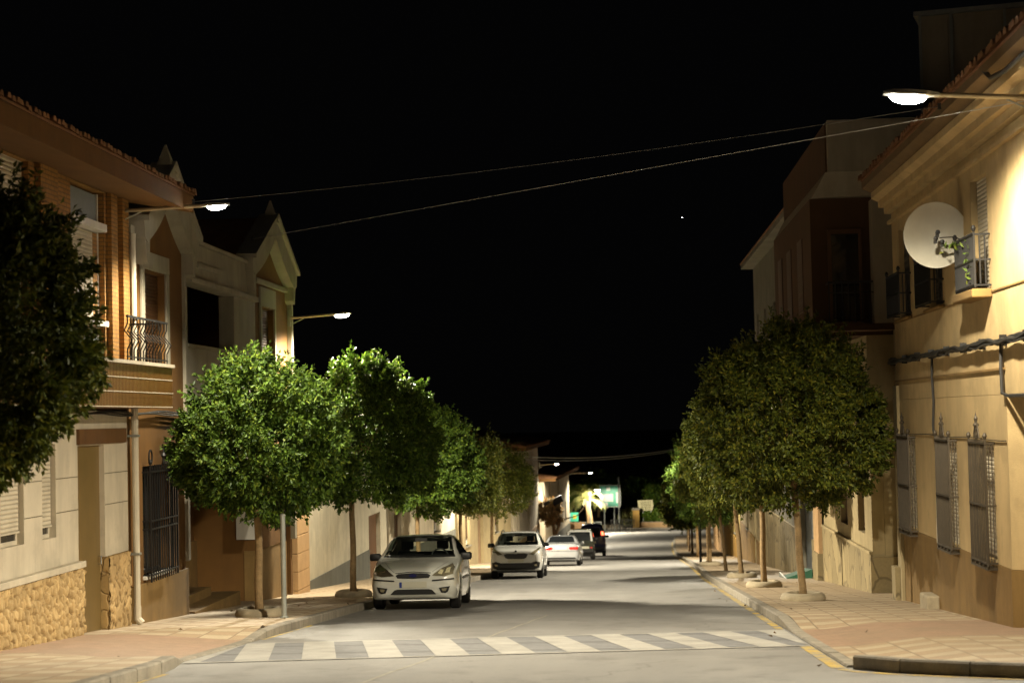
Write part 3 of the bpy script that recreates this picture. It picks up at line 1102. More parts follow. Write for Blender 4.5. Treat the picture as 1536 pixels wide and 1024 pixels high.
g1 = ob('gable', barge(29.05, 32.85, 4.85, 6.0), M['trim'], h, weld=False)
g2 = ob('gable', barge(37.7, 42.85, 4.98, 6.12), M['trim'], h, weld=False)
for a, b, zf, top in ((29.05, 32.85, 4.9, 6.0), (37.7, 42.85, 5.02, 6.12)):
    ob('roof', MB(F).prism([(a, zf), (b, zf), ((a + b) / 2, top)], 'v', -5.5, -.13), M['tile'], h)
# steps of the entrance
for k in range(3):
    ob('step', MB(F).box(32.7, 36.6 - .8 * k, -1.33, .1 - .42 * k, gz(39) - .2, gz(33.4) + .22 + .17 * k), M['ochre'], h, bevel=.012)
ob('notice', MB(F).box(35.3, 36.3, -1.388, -1.36, .05, .75), M['white'], h)
ob('entry_panel', MB(F).box(38.84, 38.895, -.46, -.02, -1.05, -.40), M['white'], h)
for z in (2.3, 1.78):
    pass
t = thing('cable_bundle', 'dark cable bundle clipped under the balconies on the brown house wall', 'cable', (-8., 30, 1.7))
m = MB()
for k in range(3):
    m.tube([(-7.99 + .02 * k, y, 1.70 - .02 * k + .02 * math.sin(y * 2.1 + k)) for y in np.arange(26, 33, .5)], .014, 5)
ob('cable', m, M['cable'], t, weld=False)

# ------------------------------------------------------------------ left: low white wall house, then the row further down
h = thing('block_pillar', 'peach gate pillar of stacked blocks between the iron gate and white wall', 'pillar', (-8.2, 45, gz(45)))
m = MB(F)
for k in range(6):
    z = gz(45) - .1 + .44 * k
    m.box(43.1, 44.7, -.4, .1, z, z + .43)
ob('blocks', m, M['peach'], h, bevel=.012)
ob('cap', MB(F).box(43.0, 44.8, -.45, .15, gz(45) + 2.545, gz(45) + 2.64), M['peach'], h, bevel=.012)
F3 = fL(-8.3)
h = thing('white_garage_house', 'long low white rendered wall with a grey painted base behind the parked hatchback', 'house', (-8.3, 53, gz(53)))
ob('wall', MB(F3).wall(44.9, 61.8, -5, .45, [(57.5, 60.2, -5, -1.6)], .3).box(44.9, 61.8, -6, -.304, -5, .4), M['garage'], h)
ob('dado', MB(F3).box(44.9, 57.45, .003, .03, -5, -2.66), M['greyd'], h)
ob('garage_door', MB(F3).box(57.5, 60.2, -.2, -.14, -5, -1.6), M['wood'], h)
ob('parapet_cap', MB(F3).box(44.8, 61.9, -.35, .08, .455, .54), M['peach'], h)
ob('roof_tile', tile_row(F3, 45, 61.7, .15, .56, 2.5, .5), M['tile'], h, weld=False)


def far_house(label, A, B, zt, ground, mat, eave=.5, roofm='tile', holes=(), dadoz=None, dmat='greyd', right=False, eavem='eave', depth=7., shut='shut_d', name='town_house', door=None, tiles=True, storeys=None):
    fr = fline(A[0], A[1], B[0], B[1], right)
    L = math.hypot(B[0] - A[0], B[1] - A[1])
    h = thing(name, label, 'house', (A[0], A[1], ground))
    hs = [(a, b, ground + c, ground + d) for a, b, c, d in holes]
    gl_ = gz(B[1]) - .5
    allh = list(hs)
    if door:
        allh.append((door[0], door[1], gl_, ground + door[2]))
    ob('wall', MB(fr).wall(0, L, gl_, zt, allh, .25).box(0, L, -depth, -.254, gl_, zt - .01), M[mat], h)
    for q in hs:
        window(h, fr, *q, depth=.14, frame='white', pane='glass', shutter=shut, shut_to=.25, sill='white_d')
    if door:
        ob('door', MB(fr).box(door[0], door[1], -.2, -.14, gl_, ground + door[2]), M[door[3]], h)
    if dadoz is not None:
        us = [0, L]
        if door:
            spans = [(0, door[0] - .02), (door[1] + .02, L)]
        else:
            spans = [(0, L)]
        for a, b in spans:
            if b - a > .05:
                ob('dado', MB(fr).box(a, b, .003, .04, gl_, ground + dadoz), M[dmat], h)
    if eave:
        ob('eave', MB(fr).box(-.2, L + .2, -.3, eave, zt + .003, zt + .16), M[eavem], h)
        rf = ob('roof', MB(fr).hexa([(-.2, -depth, zt + .17), (L + .2, -depth, zt + .17), (L + .2, eave + .04, zt + .17), (-.2, eave + .04, zt + .17)],
                                    [(-.2, -depth, zt + 1.7), (L + .2, -depth, zt + 1.7), (L + .2, eave + .04, zt + .2), (-.2, eave + .04, zt + .2)]), M[roofm], h)
        if tiles:
            ob('roof_tile', tile_row(fr, -.2, L + .2, eave + .08, zt + .2, 1.6, .32, .24, .1), M['tile'], rf, weld=False)
    return h, fr


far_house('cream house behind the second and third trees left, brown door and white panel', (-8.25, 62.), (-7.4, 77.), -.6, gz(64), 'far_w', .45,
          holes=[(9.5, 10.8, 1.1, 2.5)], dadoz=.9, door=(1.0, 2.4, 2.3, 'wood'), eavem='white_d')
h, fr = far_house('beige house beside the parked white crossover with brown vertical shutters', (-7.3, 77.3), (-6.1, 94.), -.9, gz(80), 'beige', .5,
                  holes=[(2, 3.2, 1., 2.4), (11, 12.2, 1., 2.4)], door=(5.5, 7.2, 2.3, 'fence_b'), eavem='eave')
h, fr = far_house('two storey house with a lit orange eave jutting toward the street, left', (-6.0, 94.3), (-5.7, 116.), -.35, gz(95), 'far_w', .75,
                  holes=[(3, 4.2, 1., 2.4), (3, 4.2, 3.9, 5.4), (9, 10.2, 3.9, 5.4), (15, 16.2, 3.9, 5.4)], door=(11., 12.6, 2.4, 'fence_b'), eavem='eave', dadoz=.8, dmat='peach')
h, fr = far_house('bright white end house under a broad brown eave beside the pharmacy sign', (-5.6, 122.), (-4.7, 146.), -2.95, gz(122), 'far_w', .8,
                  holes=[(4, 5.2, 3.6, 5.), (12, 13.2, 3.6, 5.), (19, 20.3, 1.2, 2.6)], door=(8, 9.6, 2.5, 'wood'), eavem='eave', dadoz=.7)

# ------------------------------------------------------------------ right: tan corner house
F = fR(5.05)
h = thing('corner_house', 'tan roughcast corner house with grilled windows, balconettes and a wide eave', 'house', (5.05, 29., gz(29)))
C0, C1 = 24.25, 33.9
lw = [(25.2, 26.25, -.64, .98), (28.0, 29.05, -.64, .98), (31.95, 33.1, -.64, .98)]
uw = [(25.1, 26.25, 3.12, 4.72), (28.75, 29.9, 3.12, 4.72), (31.95, 33.1, 3.12, 4.72)]
m = MB(F).wall(C0, C1, -.67, 1.64, lw, .25)
m.box(C0 + .0, C1, -7, -.254, -3, 1.64)
# chamfered corner below the upper floor
m.hexa([(C0, 0, -.67), (C0, -7, -.67), (C0 - .95, -7, -.67), (C0 - .95, -.95, -.67)], [(C0, 0, 1.64), (C0, -7, 1.64), (C0 - .95, -7, 1.64), (C0 - .95, -.95, 1.64)])
m.wall(17.5, C1, 1.645, 5.3, uw + [(20.2, 21.6, 2.2, 4.72)], .25)
m.box(17.5, C1, -7, -.254, 1.645, 5.3)
ob('wall', m, M['tan'], h, weld=False)
m = dado(F, C0, C1, -.3, .012, -.675)
m.hexa([(C0, .012, -3), (C0, -7, -3), (C0 - .96, -7, -3), (C0 - .96, -.94, -3)], [(C0, .012, -.675), (C0, -7, -.675), (C0 - .96, -7, -.675), (C0 - .96, -.94, -.675)])
ob('dado', m, M['tan_d'], h)
ob('floor_band', MB(F).box(C0, C1, .003, .03, 1.97, 2.0).box(17.5, C1, .003, .02, 3.045, 3.065), M['tan_d'], h)
for k, q in enumerate(lw):
    w = window(h, F, *q, depth=.1, frame='white_d', pane='glass', shutter='shutter', shut_to=.02 if k != 0 else .05, mull=False)
    grille(w, F, q[0] - .06, q[1] + .06, q[2] - .08, q[3] + .05, .13, 'iron_g', 12, (.03, .48, .97), True, .008)
    m = MB(F)
    for j in range(5):
        u = q[0] - .05 + (q[1] - q[0] + .1) * j / 4
        m.tube([(u + .035 * math.cos(t), .135, q[2] - .05 + .035 * math.sin(t)) for t in np.linspace(0, 6.28, 9)], .012, 5)
    m.box(q[0] - .07, q[1] + .07, .003, .15, q[2] - .12, q[2] - .09)
    ob('grille_foot', m, M['iron_g'], w, weld=False)
for k, q in enumerate(uw):
    w = window(h, F, *q, depth=.12, frame='tan_d', pane='glass', shutter='shutter' if k == 0 else 'shut_g', shut_to=.02, mull=False)
    grille(w, F, q[0] - .12, q[1] + .12, 3.12, 3.88, .22, 'iron', 18, (.04, .5, .96), False, .012)
    ob('balconette', MB(F).box(q[0] - .18, q[1] + .18, .003, .28 if k == 0 else .1, 2.98 if k == 0 else 3.05, 3.1), M['tan_d'], w, bevel=.02)
window(h, F, 20.2, 21.6, 2.2, 4.72, frame='tan_d', shutter='shutter', shut_to=.02)
m = MB(F).box(17.5, C1 + .1, .003, .07, 4.92, 4.98).box(17.5, C1 + .08, .003, .12, 5.12, 5.24).box(17.5, C1 + .1, .003, .22, 5.243, 5.42).hexa([(17.4, .223, 5.36), (C1 + .15, .223, 5.36), (C1 + .15, .34, 5.42), (17.4, .34, 5.42)], [(17.4, .223, 5.5), (C1 + .15, .223, 5.5), (C1 + .15, .34, 5.53), (17.4, .34, 5.53)])
ob('cornice', m, M['tan'], h)
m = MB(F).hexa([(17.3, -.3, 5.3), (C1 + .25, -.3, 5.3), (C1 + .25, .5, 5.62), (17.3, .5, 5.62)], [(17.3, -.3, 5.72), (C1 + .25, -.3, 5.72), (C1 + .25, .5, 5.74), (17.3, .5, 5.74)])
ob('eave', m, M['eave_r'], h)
m = MB(F).hexa([(17.3, -7, 5.9), (C1 + .2, -7, 5.9), (C1 + .2, .52, 5.745), (17.3, .52, 5.745)], [(17.3, -7, 7.3), (C1 + .2, -7, 7.3), (C1 + .2, .52, 5.77), (17.3, .52, 5.77)])
rf = ob('roof', m, M['tile'], h)
ob('roof_tile', tile_row(F, 17.4, C1 + .25, .58, 5.76, 1.6, .36, .22, .09), M['tile'], rf, weld=False)
ob('edge_pier', MB(F).box(C1 - .42, C1, .015, .07, -2.6, 1.9), M['beige'], h)
ob('pier_foot', dado(F, C1 - .2, C1 + .25, -.1, .16, gz(33.8) + .75), M['slab'], h)
ob('door_step', dado(F, 29.9, 30.6, 0., .22, gz(30) + .36), M['ring'], h, bevel=.03)

# cables and boxes on that wall
t = thing('cable_bundle', 'thick sagging bundle of black cables along the tan corner house', 'cable', (5.0, 29, 2.35))
m = MB()
for k in range(6):
    ph = k * 1.3
    m.tube([(4.98 - .018 * (k % 3), y, 2.33 + .028 * (k // 3) + .022 * math.sin(y * 2.3 + ph) + .018 * math.sin(y * 5.1 + ph * 2)) for y in np.arange(17.6, 34.2, .22)], .016 if k < 4 else .024, 5)
ob('cables', m, M['cable'], t, weld=False)
for y in np.arange(18.5, 34, 1.4):
    ob('clamp', MB().box(4.95, 5.045, y - .008, y + .008, 2.28, 2.43), M['iron'], t)
t = thing('wall_cable', 'black cable dropping from the bundle to the middle grilled window', 'cable', (5.0, 29.7, 1))
ob('cable', MB().tube([(5.015, 29.75, 2.33), (5.01, 29.77, 2.0), (5.02, 29.74, 1.6), (5.01, 29.8, 1.2), (5.0, 29.72, 1.1), (5.0, 29.5, .98), (5.02, 29.2, .93)], .022, 6), M['cable'], t)
t = thing('wall_cable', 'black cable dropping from the bundle at the house corner by the frame edge', 'cable', (5.0, 24.1, 1.6))
ob('cable', MB().tube([(5.015, 24.32, 2.33), (5.0, 24.3, 2.0), (5.0, 24.27, 1.66), (5.02, 24.0, 1.62), (5.0, 22, 1.62)], .026, 6), M['cable'], t)
t = thing('wall_cable', 'thin brown cable strung over the tops of the lower grilles', 'cable', (5.0, 29, .98))
ob('cable', MB().tube([(5.035, y, 1.03 + .012 * math.sin(y * 1.7)) for y in np.arange(24.3, 33.6, .5)], .008, 5), M['iron_g'], t)
t = thing('meter_cover', 'narrow pale green cover on the wall left of the middle window', 'cover', (5.0, 29.5, -.5))
m = MB().box(4.985, 5.045, 29.42, 29.62, -.78, .02)
ob('cover', m, plain('pale_green_cover', (.50, .55, .42), .5, .08, 3, .05), t, bevel=.008)
ob('lid', MB().box(4.975, 4.983, 29.44, 29.6, -.7, -.3), M['pipe'], t)
t = thing('eave_cable', 'black cable looped under the near eave above the street lamp arm', 'cable', (4.7, 21, 5.5))
ob('cable', MB().tube([(4.58, 22.7, 5.68), (4.56, 22.2, 5.5), (4.6, 21.6, 5.46), (4.7, 20.8, 5.55), (4.8, 20, 5.6)], .03, 6), M['cable'], t)
t = thing('balcony_plant', 'small leafy plant growing through the balcony bars beside the dish', 'plant', (4.9, 25.8, 3.15))


def leaves_np(pos, dirs, L, W, fold=.25, seed=0):
    """diamond leaves: pos (n,3), dirs (n,3) unit; returns verts, tris"""
    r = np.random.default_rng(seed)
    n = len(pos)
    rv = r.normal(size=(n, 3))
    side = np.cross(dirs, rv)
    side /= np.linalg.norm(side, axis=1)[:, None] + 1e-9
    nor = np.cross(side, dirs)
    l = (L * r.uniform(.7, 1.25, n))[:, None]
    w = (W * r.uniform(.75, 1.2, n))[:, None]
    a = pos
    b = pos + dirs * l * .45 + side * w * .5 + nor * w * fold
    c = pos + dirs * l
    d = pos + dirs * l * .45 - side * w * .5 + nor * w * fold
    v = np.stack([a, b, c, d], 1).reshape(-1, 3)
    k = np.arange(n) * 4
    f = np.stack([np.stack([k, k + 1, k + 2], 1), np.stack([k, k + 2, k + 3], 1)], 1).reshape(-1, 3)
    return v, f


def unit(a):
    return a / (np.linalg.norm(a, axis=1)[:, None] + 1e-9)


r_ = np.random.default_rng(3)
pos = np.concatenate([r_.normal(size=(26, 3)) * (.05, .2, .05) + (-.12, .25, .62), r_.normal(size=(14, 3)) * (.04, .05, .12) + (-.1, -.55, .3)])
v, f = leaves_np(pos, unit(r_.normal(size=(40, 3)) + (-.3, 0, .4)), .10, .04, seed=5)
o = bpy.data.objects.new('foliage', np_mesh('foliage', v, f))
o.data.materials.append(leaf_mat('balcony_leaves', (.06, .10, .015), (.13, .19, .03)))
COL.objects.link(o)
o.parent = t
ob('pot', MB().lathe([(.07, 0), (.09, .14), (.1, .15), (.08, .15)], (4.93, 25.9, 3.14), 12), M['tile'], t)

# satellite dish
t = thing('satellite_dish', 'large pale satellite dish on the tan wall beside the upper balcony', 'satellite dish', (4.66, 27., 4.03))
nrm = Vector((-.10, -1., .02)).normalized()
m = MB()
prof = [(r, .13 * (r / .46) ** 2) for r in (.02, .12, .22, .32, .4, .455)] + [(.47, .135), (.47, .12), (.44, .105), (.3, .04), (.02, -.015)]
m.lathe([(r, -z) for r, z in prof], (0, 0, 0), 48, 'y')
d_ = ob('reflector', m, M['dish'], t, local=True, smooth=True)
rot = Vector((0, -1, 0)).rotation_difference(nrm)
d_.rotation_mode = 'QUATERNION'
d_.rotation_quaternion = rot
d_.scale = (1, 1, 1.05)
ob('feed_arm', MB().tube([(.36, -.1, -.26), (.26, -.3, -.22), (.04, -.50, -.19), (-.05, -.56, -.14)], .02, 6).tube([(.42, -.1, -.10), (.2, -.4, -.06), (-.03, -.54, -.08)], .010, 5), M['iron_g'], t, local=True)
m = MB()
for k, (x, z) in enumerate(((-.06, .0), (-.09, -.09), (.0, -.14))):
    m.lathe([(.0, -.01), (.03, 0), (.036, .03), (.022, .06), (.022, .12), (.0, .125)], (x, -.6, z), 10, 'y')
    m.box(x - .02, x + .02, -.55, -.47, z - .07, z - .02)
ob('receiver', m, M['blackp'], t, local=True, weld=False)
ob('wall_mount', MB().tube([(0, .05, 0), (.0, .12, 0), (.38, .16, -.05)], .025, 8).box(.36, .385, .05, .28, -.2, .12), M['galv'], t, local=True)

# ------------------------------------------------------------------ right: recessed brown building with overhanging storey, stone dado house
F = fR(5.0)
h = thing('overhang_house', 'dark brown house with a storey overhanging the stained stone dado, right', 'house', (5., 42, gz(42)))
lw = [(38.6, 39.7, -1.15, .8), (41.6, 42.9, -1.15, .8), (44.2, 45.1, -1.15, .8)]
ob('ground_floor_wall', MB(F).wall(37.5, 46.6, -3.2, 3.0, [(a, b, max(c, -1.9), d) for a, b, c, d in lw], .25).box(37.5, 46.6, -7, -.254, -3.5, 3.0), M['beige'], h)
ob('dado', MB(F).box(37.47, 46.6, .003, .05, -3.6, -1.5), M['slab'], h)
ob('dado_rail', MB(F).box(37.44, 46.6, .003, .08, -1.5, -1.44), M['beige'], h, bevel=.01)
ob('side_dado', MB(F).box(37.4, 37.48, -1.0, .06, -3.4, -1.55), M['slab'], h)
for q in lw:
    window(h, F, *q, depth=.16, frame='brown_d', pane='glass', shutter='shut_d', shut_to=.05, mull=False)
# recess between the two houses
ob('recess_wall', MB(F).box(33.95, 37.45, -7, -.55, -3.4, 5.2), M['beige'], h)
m = MB(F).box(37.5, 46.5, -.6, 1.08, 3.0, 5.85)
ob('upper_storey', m, M['brown_d'], h)
m = MB(F).box(37.42, 37.498, .05, .74, 3.2, 5.2)
w = ob('balcony_door', m, M['wood'], h)
ob('pane', MB(F).box(37.405, 37.418, .12, .67, 3.3, 5.1), M['glass'], w)
m = MB(F)
for k in range(10):
    v = -.4 + 1.2 * k / 9
    m.box(36.93, 36.95, v - .01, v + .01, 3.25, 4.05)
m.box(36.92, 36.96, -.42, .82, 4.05, 4.09).box(36.92, 36.96, -.42, .82, 3.85, 3.87)
for s in (.8,):
    m.box(36.97, 37.49, s - .02, s, 4.05, 4.09).box(36.97, 37.49, s - .02, s, 3.25, 3.28)
ob('railing', m, M['iron'], h)
ob('balcony_slab', MB(F).box(36.9, 37.498, -.5, .9, 3.08, 3.22), M['brown_d'], h)
for u in (39.2, 41.8, 44.2):
    ob('window', MB(F).box(u, u + 1.1, 1.081, 1.1, 3.6, 5.2), M['shut_d'], h)
ob('white_pier', MB(F).box(36.9, 37.3, -.62, -.1, 3.2, 5.75), M['pale'], h, bevel=.01)
m = MB(F).hexa([(37.3, -2.6, 5.86), (46.9, -2.6, 5.86), (46.9, 1.05, 5.86), (37.3, 1.05, 5.86)], [(37.1, -2.6, 6.35), (47.1, -2.6, 6.35), (47.1, .78, 6.35), (37.1, .78, 6.35)])
ob('eave', m, M['pale'], h)
ob('parapet', MB(F).box(37.1, 47., -2.6, .72, 6.353, 7.42), M['pale'], h)
ob('parapet_cladding', MB(F).box(37.3, 47., .722, .76, 6.36, 7.38), M['brown_d'], h)
t = thing('roof_penthouse', 'grey panelled rooftop block standing behind the tan eave, top right', 'rooftop block', (7.6, 40, 7))
fr = lambda u, v, z: (6.55 + u * .965 + v * .26, 39.2 - u * .26 + v * .965, z)
ob('block', MB(fr).box(0, 4.5, .05, 3.0, 6.5, 9.95), M['pale'], t)
m = MB(fr)
for a, b in ((.06, .62), (.75, 1.75), (1.85, 3.0), (3.1, 4.4)):
    m.box(a, b, .01, .048, 8.2, 9.85)
    m.box(a, b, .01, .048, 6.7, 8.05)
ob('panel', m, M['pale'], t)
m = MB(fr)
for a in (0, .66, 1.78, 3.03):
    m.box(a, a + .06, -.02, .009, 6.6, 10.0)
m.box(-.1, 4.6, -.06, 3.1, 9.952, 10.05)
ob('post', m, M['galv'], t)

far_house('tall whitish house with a deep pale cornice beyond the overhanging storey, right', (5.0, 47.3), (5.0, 69.), 6.9, gz(48), 'white_d', .45,
          holes=[(12, 13, 6.6, 8.2), (16, 17, 6.6, 8.2), (19.5, 20.3, 6.6, 8.2)], right=True, eavem='white_d', dadoz=1.1, dmat='slab', door=(2.2, 5.6, 2.5, 'gdoor'), tiles=False)
t = thing('yellow_pier', 'orange yellow wall pier with a stained foot beside the dark gate', 'pier', (5., 48.6, gz(48.6)))
ob('shaft', MB(F).box(46.9, 48.1, .02, .12, gz(48) + .1, -.2), M['peach'], t)
ob('foot', MB(F).box(46.88, 48.12, .015, .16, gz(48) - .3, gz(48) + .9), M['slab'], t)
far_house('low dark shuttered house in shade behind the middle trees on the right', (5.0, 69.3), (5.2, 84.), -.6, gz(70), 'beige', .3,
          holes=[(8, 9.2, 1., 2.4)], right=True, eavem='white_d', dadoz=1., dmat='tan_d', door=(2., 3.4, 2.3, 'shut_g'), tiles=False)
far_house('bright yellow wall house lit by a lamp beyond the leaning right tree', (5.2, 84.3), (5.5, 104.), -1.6, gz(85), 'far_y', .3,
          holes=[(5, 6.1, 1., 2.4), (13, 14.1, 1., 2.4)], right=True, eavem='white_d', dadoz=.8, dmat='pillar', door=(9., 10.4, 2.3, 'wood'), tiles=False)
far_house('last low house at the far end of the right pavement', (5.5, 104.3), (6.2, 132.), -3.6, gz(105), 'far_w', .3,
          holes=[(8, 9.2, 1., 2.4), (20, 21.2, 1., 2.4)], right=True, eavem='white_d', dadoz=.8, dmat='peach', tiles=False)
t = thing('ramp_board', 'green doorstep ramp leaning at the grey metal door', 'ramp', (4.9, 50.5, gz(50)))
ob('board', MB(F).hexa([(49.3, .06, gz(49.3) + .12), (51.2, .06, gz(51.2) + .12), (51.2, .75, gz(51.2) + .12), (49.3, .75, gz(49.3) + .12)],
                       [(49.3, .06, gz(49.3) + .38), (51.2, .06, gz(51.2) + .38), (51.2, .75, gz(51.2) + .16), (49.3, .75, gz(49.3) + .16)]), M['greenmat'], t)
ob('lip', MB(F).box(49.28, 51.22, .755, .8, gz(51.2) + .1, gz(49.3) + .15), M['galv'], t)


# ------------------------------------------------------------------ trees
def crown_np(seed, R, shoots, per, L, W, fill, top=.3, flat=.8):
    r = np.random.default_rng(seed)
    lump_d = unit(r.normal(size=(26, 3)))
    lump_a = r.uniform(-.07, .06, 26)

    def rad(d):
        k = np.clip((d @ lump_d.T - .75) / .25, 0, 1) ** 2
        return 1 + k @ lump_a
    ncl = max(60, shoots // 14)
    cl = unit(r.normal(size=(ncl, 3)))
    ca = r.uniform(-.04, .035, ncl)
    pick = r.integers(0, ncl, shoots)
    off = r.normal(size=(shoots, 3)) * (.85 / math.sqrt(ncl))
    d = unit(cl[pick] + off)
    dip = ca[pick] - .075 * np.clip(np.linalg.norm(off, axis=1) / (1.7 / math.sqrt(ncl)), 0, 1) ** 2
    d[:, 2] = np.where(d[:, 2] < -.55, -.55 + (d[:, 2] + .55) * .3, d[:, 2])
    d = unit(d)
    base = d * (rad(d) * (1 + dip) * r.uniform(.80, .99, shoots))[:, None]
    base[:, 2] = np.where(base[:, 2] < 0, base[:, 2] * flat, base[:, 2])
    base = base * np.array(R)
    up = np.array([0, 0, 1.])
    sd = unit(d * r.uniform(.7, 1.1, (shoots, 1)) + up * r.uniform(-.05, .65, (shoots, 1)) + r.normal(size=(shoots, 3)) * .28)
    sl = r.uniform(.12, .28, shoots) + top * (d[:, 2] > .55) * r.uniform(0, 1, shoots) ** 2
    t = r.uniform(0, 1, (shoots, per))
    p = base[:, None, :] + sd[:, None, :] * (sl[:, None] * t)[:, :, None] + r.normal(size=(shoots, per, 3)) * .045 * (1.15 - t)[:, :, None]
    ld = sd[:, None, :] * (.35 + .5 * t)[:, :, None] + r.normal(size=(shoots, per, 3)) * .55 + up * -.38
    p, ld = p.reshape(-1, 3), unit(ld.reshape(-1, 3))
    fd = unit(r.normal(size=(fill, 3)))
    fp = fd * (rad(fd) * r.uniform(.35, .88, fill))[:, None]
    fp[:, 2] = np.where(fp[:, 2] < 0, fp[:, 2] * flat, fp[:, 2])
    fp = fp * np.array(R)
    p = np.concatenate([p, fp])
    ld = np.concatenate([ld, unit(fd * .4 + r.normal(size=(fill, 3)))])
    return leaves_np(p, ld, L, W, seed=seed + 1)


def trunk_mb(hgt, r0, r1, lean=(0, 0), limbs=6, spread=.9, seed=0, reach=1.0):
    rr = random.Random(seed)
    m = MB()
    n = 8
    pth = [(lean[0] * k / n + .009 * math.sin(k * 1.3 + seed), lean[1] * k / n + .009 * math.cos(k * 1.1 + seed), hgt * k / n - .1 * (k == 0)) for k in range(n + 1)]
    m.tube(pth, [r0 * 1.25 if k == 0 else r0 + (r1 - r0) * k / n for k in range(n + 1)], 10)
    top = pth[-1]
    for i in range(limbs):
        a = 2 * math.pi * i / limbs + rr.uniform(-.3, .3)
        e = rr.uniform(.6, 1.) * spread
        z = rr.uniform(.8, 1.5) * reach
        m.tube([top, (top[0] + math.cos(a) * e * .4, top[1] + math.sin(a) * e * .4, top[2] + z * .5), (top[0] + math.cos(a) * e, top[1] + math.sin(a) * e, top[2] + z)], [r1 * .6, r1 * .4, r1 * .12], 6, False)
    return m


_ring_src = None


def tree_ring(x, y, hh, label, dark=False):
    z = gz(y) + hh
    t = thing('tree_ring', label, 'tree surround', (x, y, z), group='concrete rings round the street trees')
    ob('rim', MB().lathe([(.40, -.02), (.43, .05), (.40, .12), (.33, .155), (.26, .15), (.24, .06), (.24, -.02)], (0, 0, 0), 28), M['ring'], t, local=True, smooth=True)
    ob('soil', MB().lathe([(.0, .05), (.245, .05), (.245, .07), (.0, .09)], (0, 0, 0), 14), M['soil'], t, local=True)


crown_cache = {}
GT = 'clipped street trees along the pavements'


def street_tree(x, y, cz, R, label, seed, mat='leaf', qual=2, lean=(0, 0), rt=.075, hh=.14, dx=0., dy=0., rz=0.):
    z0 = gz(y) + hh
    t = thing('street_tree', label, 'tree', (x, y, z0), group=GT)
    bottom = cz - R[2] * .8
    ob('trunk', trunk_mb(max(1.2, bottom - z0 + .45), rt, rt * .78, lean, 7, R[0] * .6, seed, R[2] * .8), M['bark'], t, local=True, smooth=True)
    key = (seed % 3, qual, mat) if qual < 2 else (seed, qual, mat)
    if key not in crown_cache:
        s, p, l, w_, fl = {2: (3100, 20, .090, .043, 11000), 1: (1500, 18, .105, .05, 7000), 0: (550, 14, .19, .09, 3000)}[qual]
        v, f = crown_np(seed * 7 + 3, (1, 1, 1) if qual < 2 else R, s, p, l / (1 if qual == 2 else 1.8), w_ / (1 if qual == 2 else 1.8), fl)
        me = np_mesh('crown', v, f)
        me.materials.append(M[mat])
        crown_cache[key] = me
    o = bpy.data.objects.new('crown', crown_cache[key])
    COL.objects.link(o)
    o.parent = t
    o.location = (lean[0] + dx, lean[1] + dy, cz - z0)
    o.rotation_euler = (0, 0, rz)
    if qual < 2:
        o.scale = R
    return t


street_tree(-6.75, 17.8, 2.30, (1.40, 1.4, 1.72), 'dark leafy tree cut off by the left frame edge before the brick house', 1, 'leaf_o')
street_tree(-6.45, 31.2, 1.02, (1.5, 1.5, 1.5), 'round green tree beside the grey sign post on the left pavement', 2, 'leaf', dx=.07)
tree_ring(-6.45, 31.2, .14, 'pale concrete ring round the trunk beside the grey sign post')
street_tree(-6.2, 40.4, 1.02, (1.72, 1.6, 1.85), 'tree with a brightly lit top standing behind the green tree by the sign post', 3, 'leaf', dx=.3)
tree_ring(-6.2, 40.4, .14, 'shaded ring round the trunk left of the parked white hatchback')
street_tree(-6.1, 52.2, .05, (1.65, 1.7, 1.7), 'dark tree directly behind the white hatchback', 4, 'leaf', dx=.3)
street_tree(-5.95, 64., -.55, (1.65, 1.7, 1.6), 'olive green tree above and right of the white hatchback roof', 5, 'leaf_o', 1)
street_tree(-5.55, 73.5, -1.4, (1.65, 1.7, 1.5), 'tree at the left end of the row, beside the white crossover', 6, 'leaf_o', 1)
street_tree(3.25, 34.3, 1.12, (1.9, 1.85, 1.95), 'largest nearest tree on the right pavement before the tan house', 7, 'leaf_o', lean=(-.1, 0))
tree_ring(3.25, 34.3, .14, 'nearest concrete ring on the right pavement')
street_tree(3.13, 42.5, 1.0, (1.58, 1.7, 2.0), 'second tree from the camera in the right row', 8, 'leaf_o', dx=-.1)
tree_ring(3.13, 42.5, .14, 'second concrete ring from the camera on the right pavement')
street_tree(3.15, 51., -.05, (1.35, 1.5, 1.55), 'third tree in the right row, its trunk leaning left', 9, 'leaf_o', 1, lean=(-.16, 0))
tree_ring(3.15, 51., .14, 'third concrete ring from the camera on the right pavement')
street_tree(3.2, 60., -.85, (1.3, 1.4, 1.45), 'fourth tree in the right row with a thin leaning trunk', 10, 'leaf_o', 1, lean=(-.2, 0), rt=.06)
street_tree(3.05, 68.5, -1.5, (1.25, 1.4, 1.45), 'fifth tree in the right row above the dark shaded ring', 11, 'leaf', 1)
tree_ring(3.05, 68.5, .14, 'dark shaded ring further along the right pavement beside the black post')
street_tree(3.4, 78., -2.2, (1.3, 1.4, 1.45), 'sixth tree in the right row, brightly lit on its street side', 12, 'leaf', 1)
street_tree(3.45, 91., -1.7, (1.45, 1.5, 1.75), 'seventh tree in the right row with a pale trunk', 13, 'leaf', 1)
street_tree(3.6, 103., -3.8, (1.7, 1.7, 1.7), 'eighth tree in the right row, far down the street', 14, 'leaf_o', 0)
street_tree(3.9, 117., -4.6, (1.7, 1.7, 1.7), 'ninth tree in the right row near the road bend', 15, 'leaf_o', 0)
street_tree(4.3, 132., -5.5, (1.9, 1.9, 1.8), 'last tree of the right row at the far road bend', 16, 'leaf_o', 0)

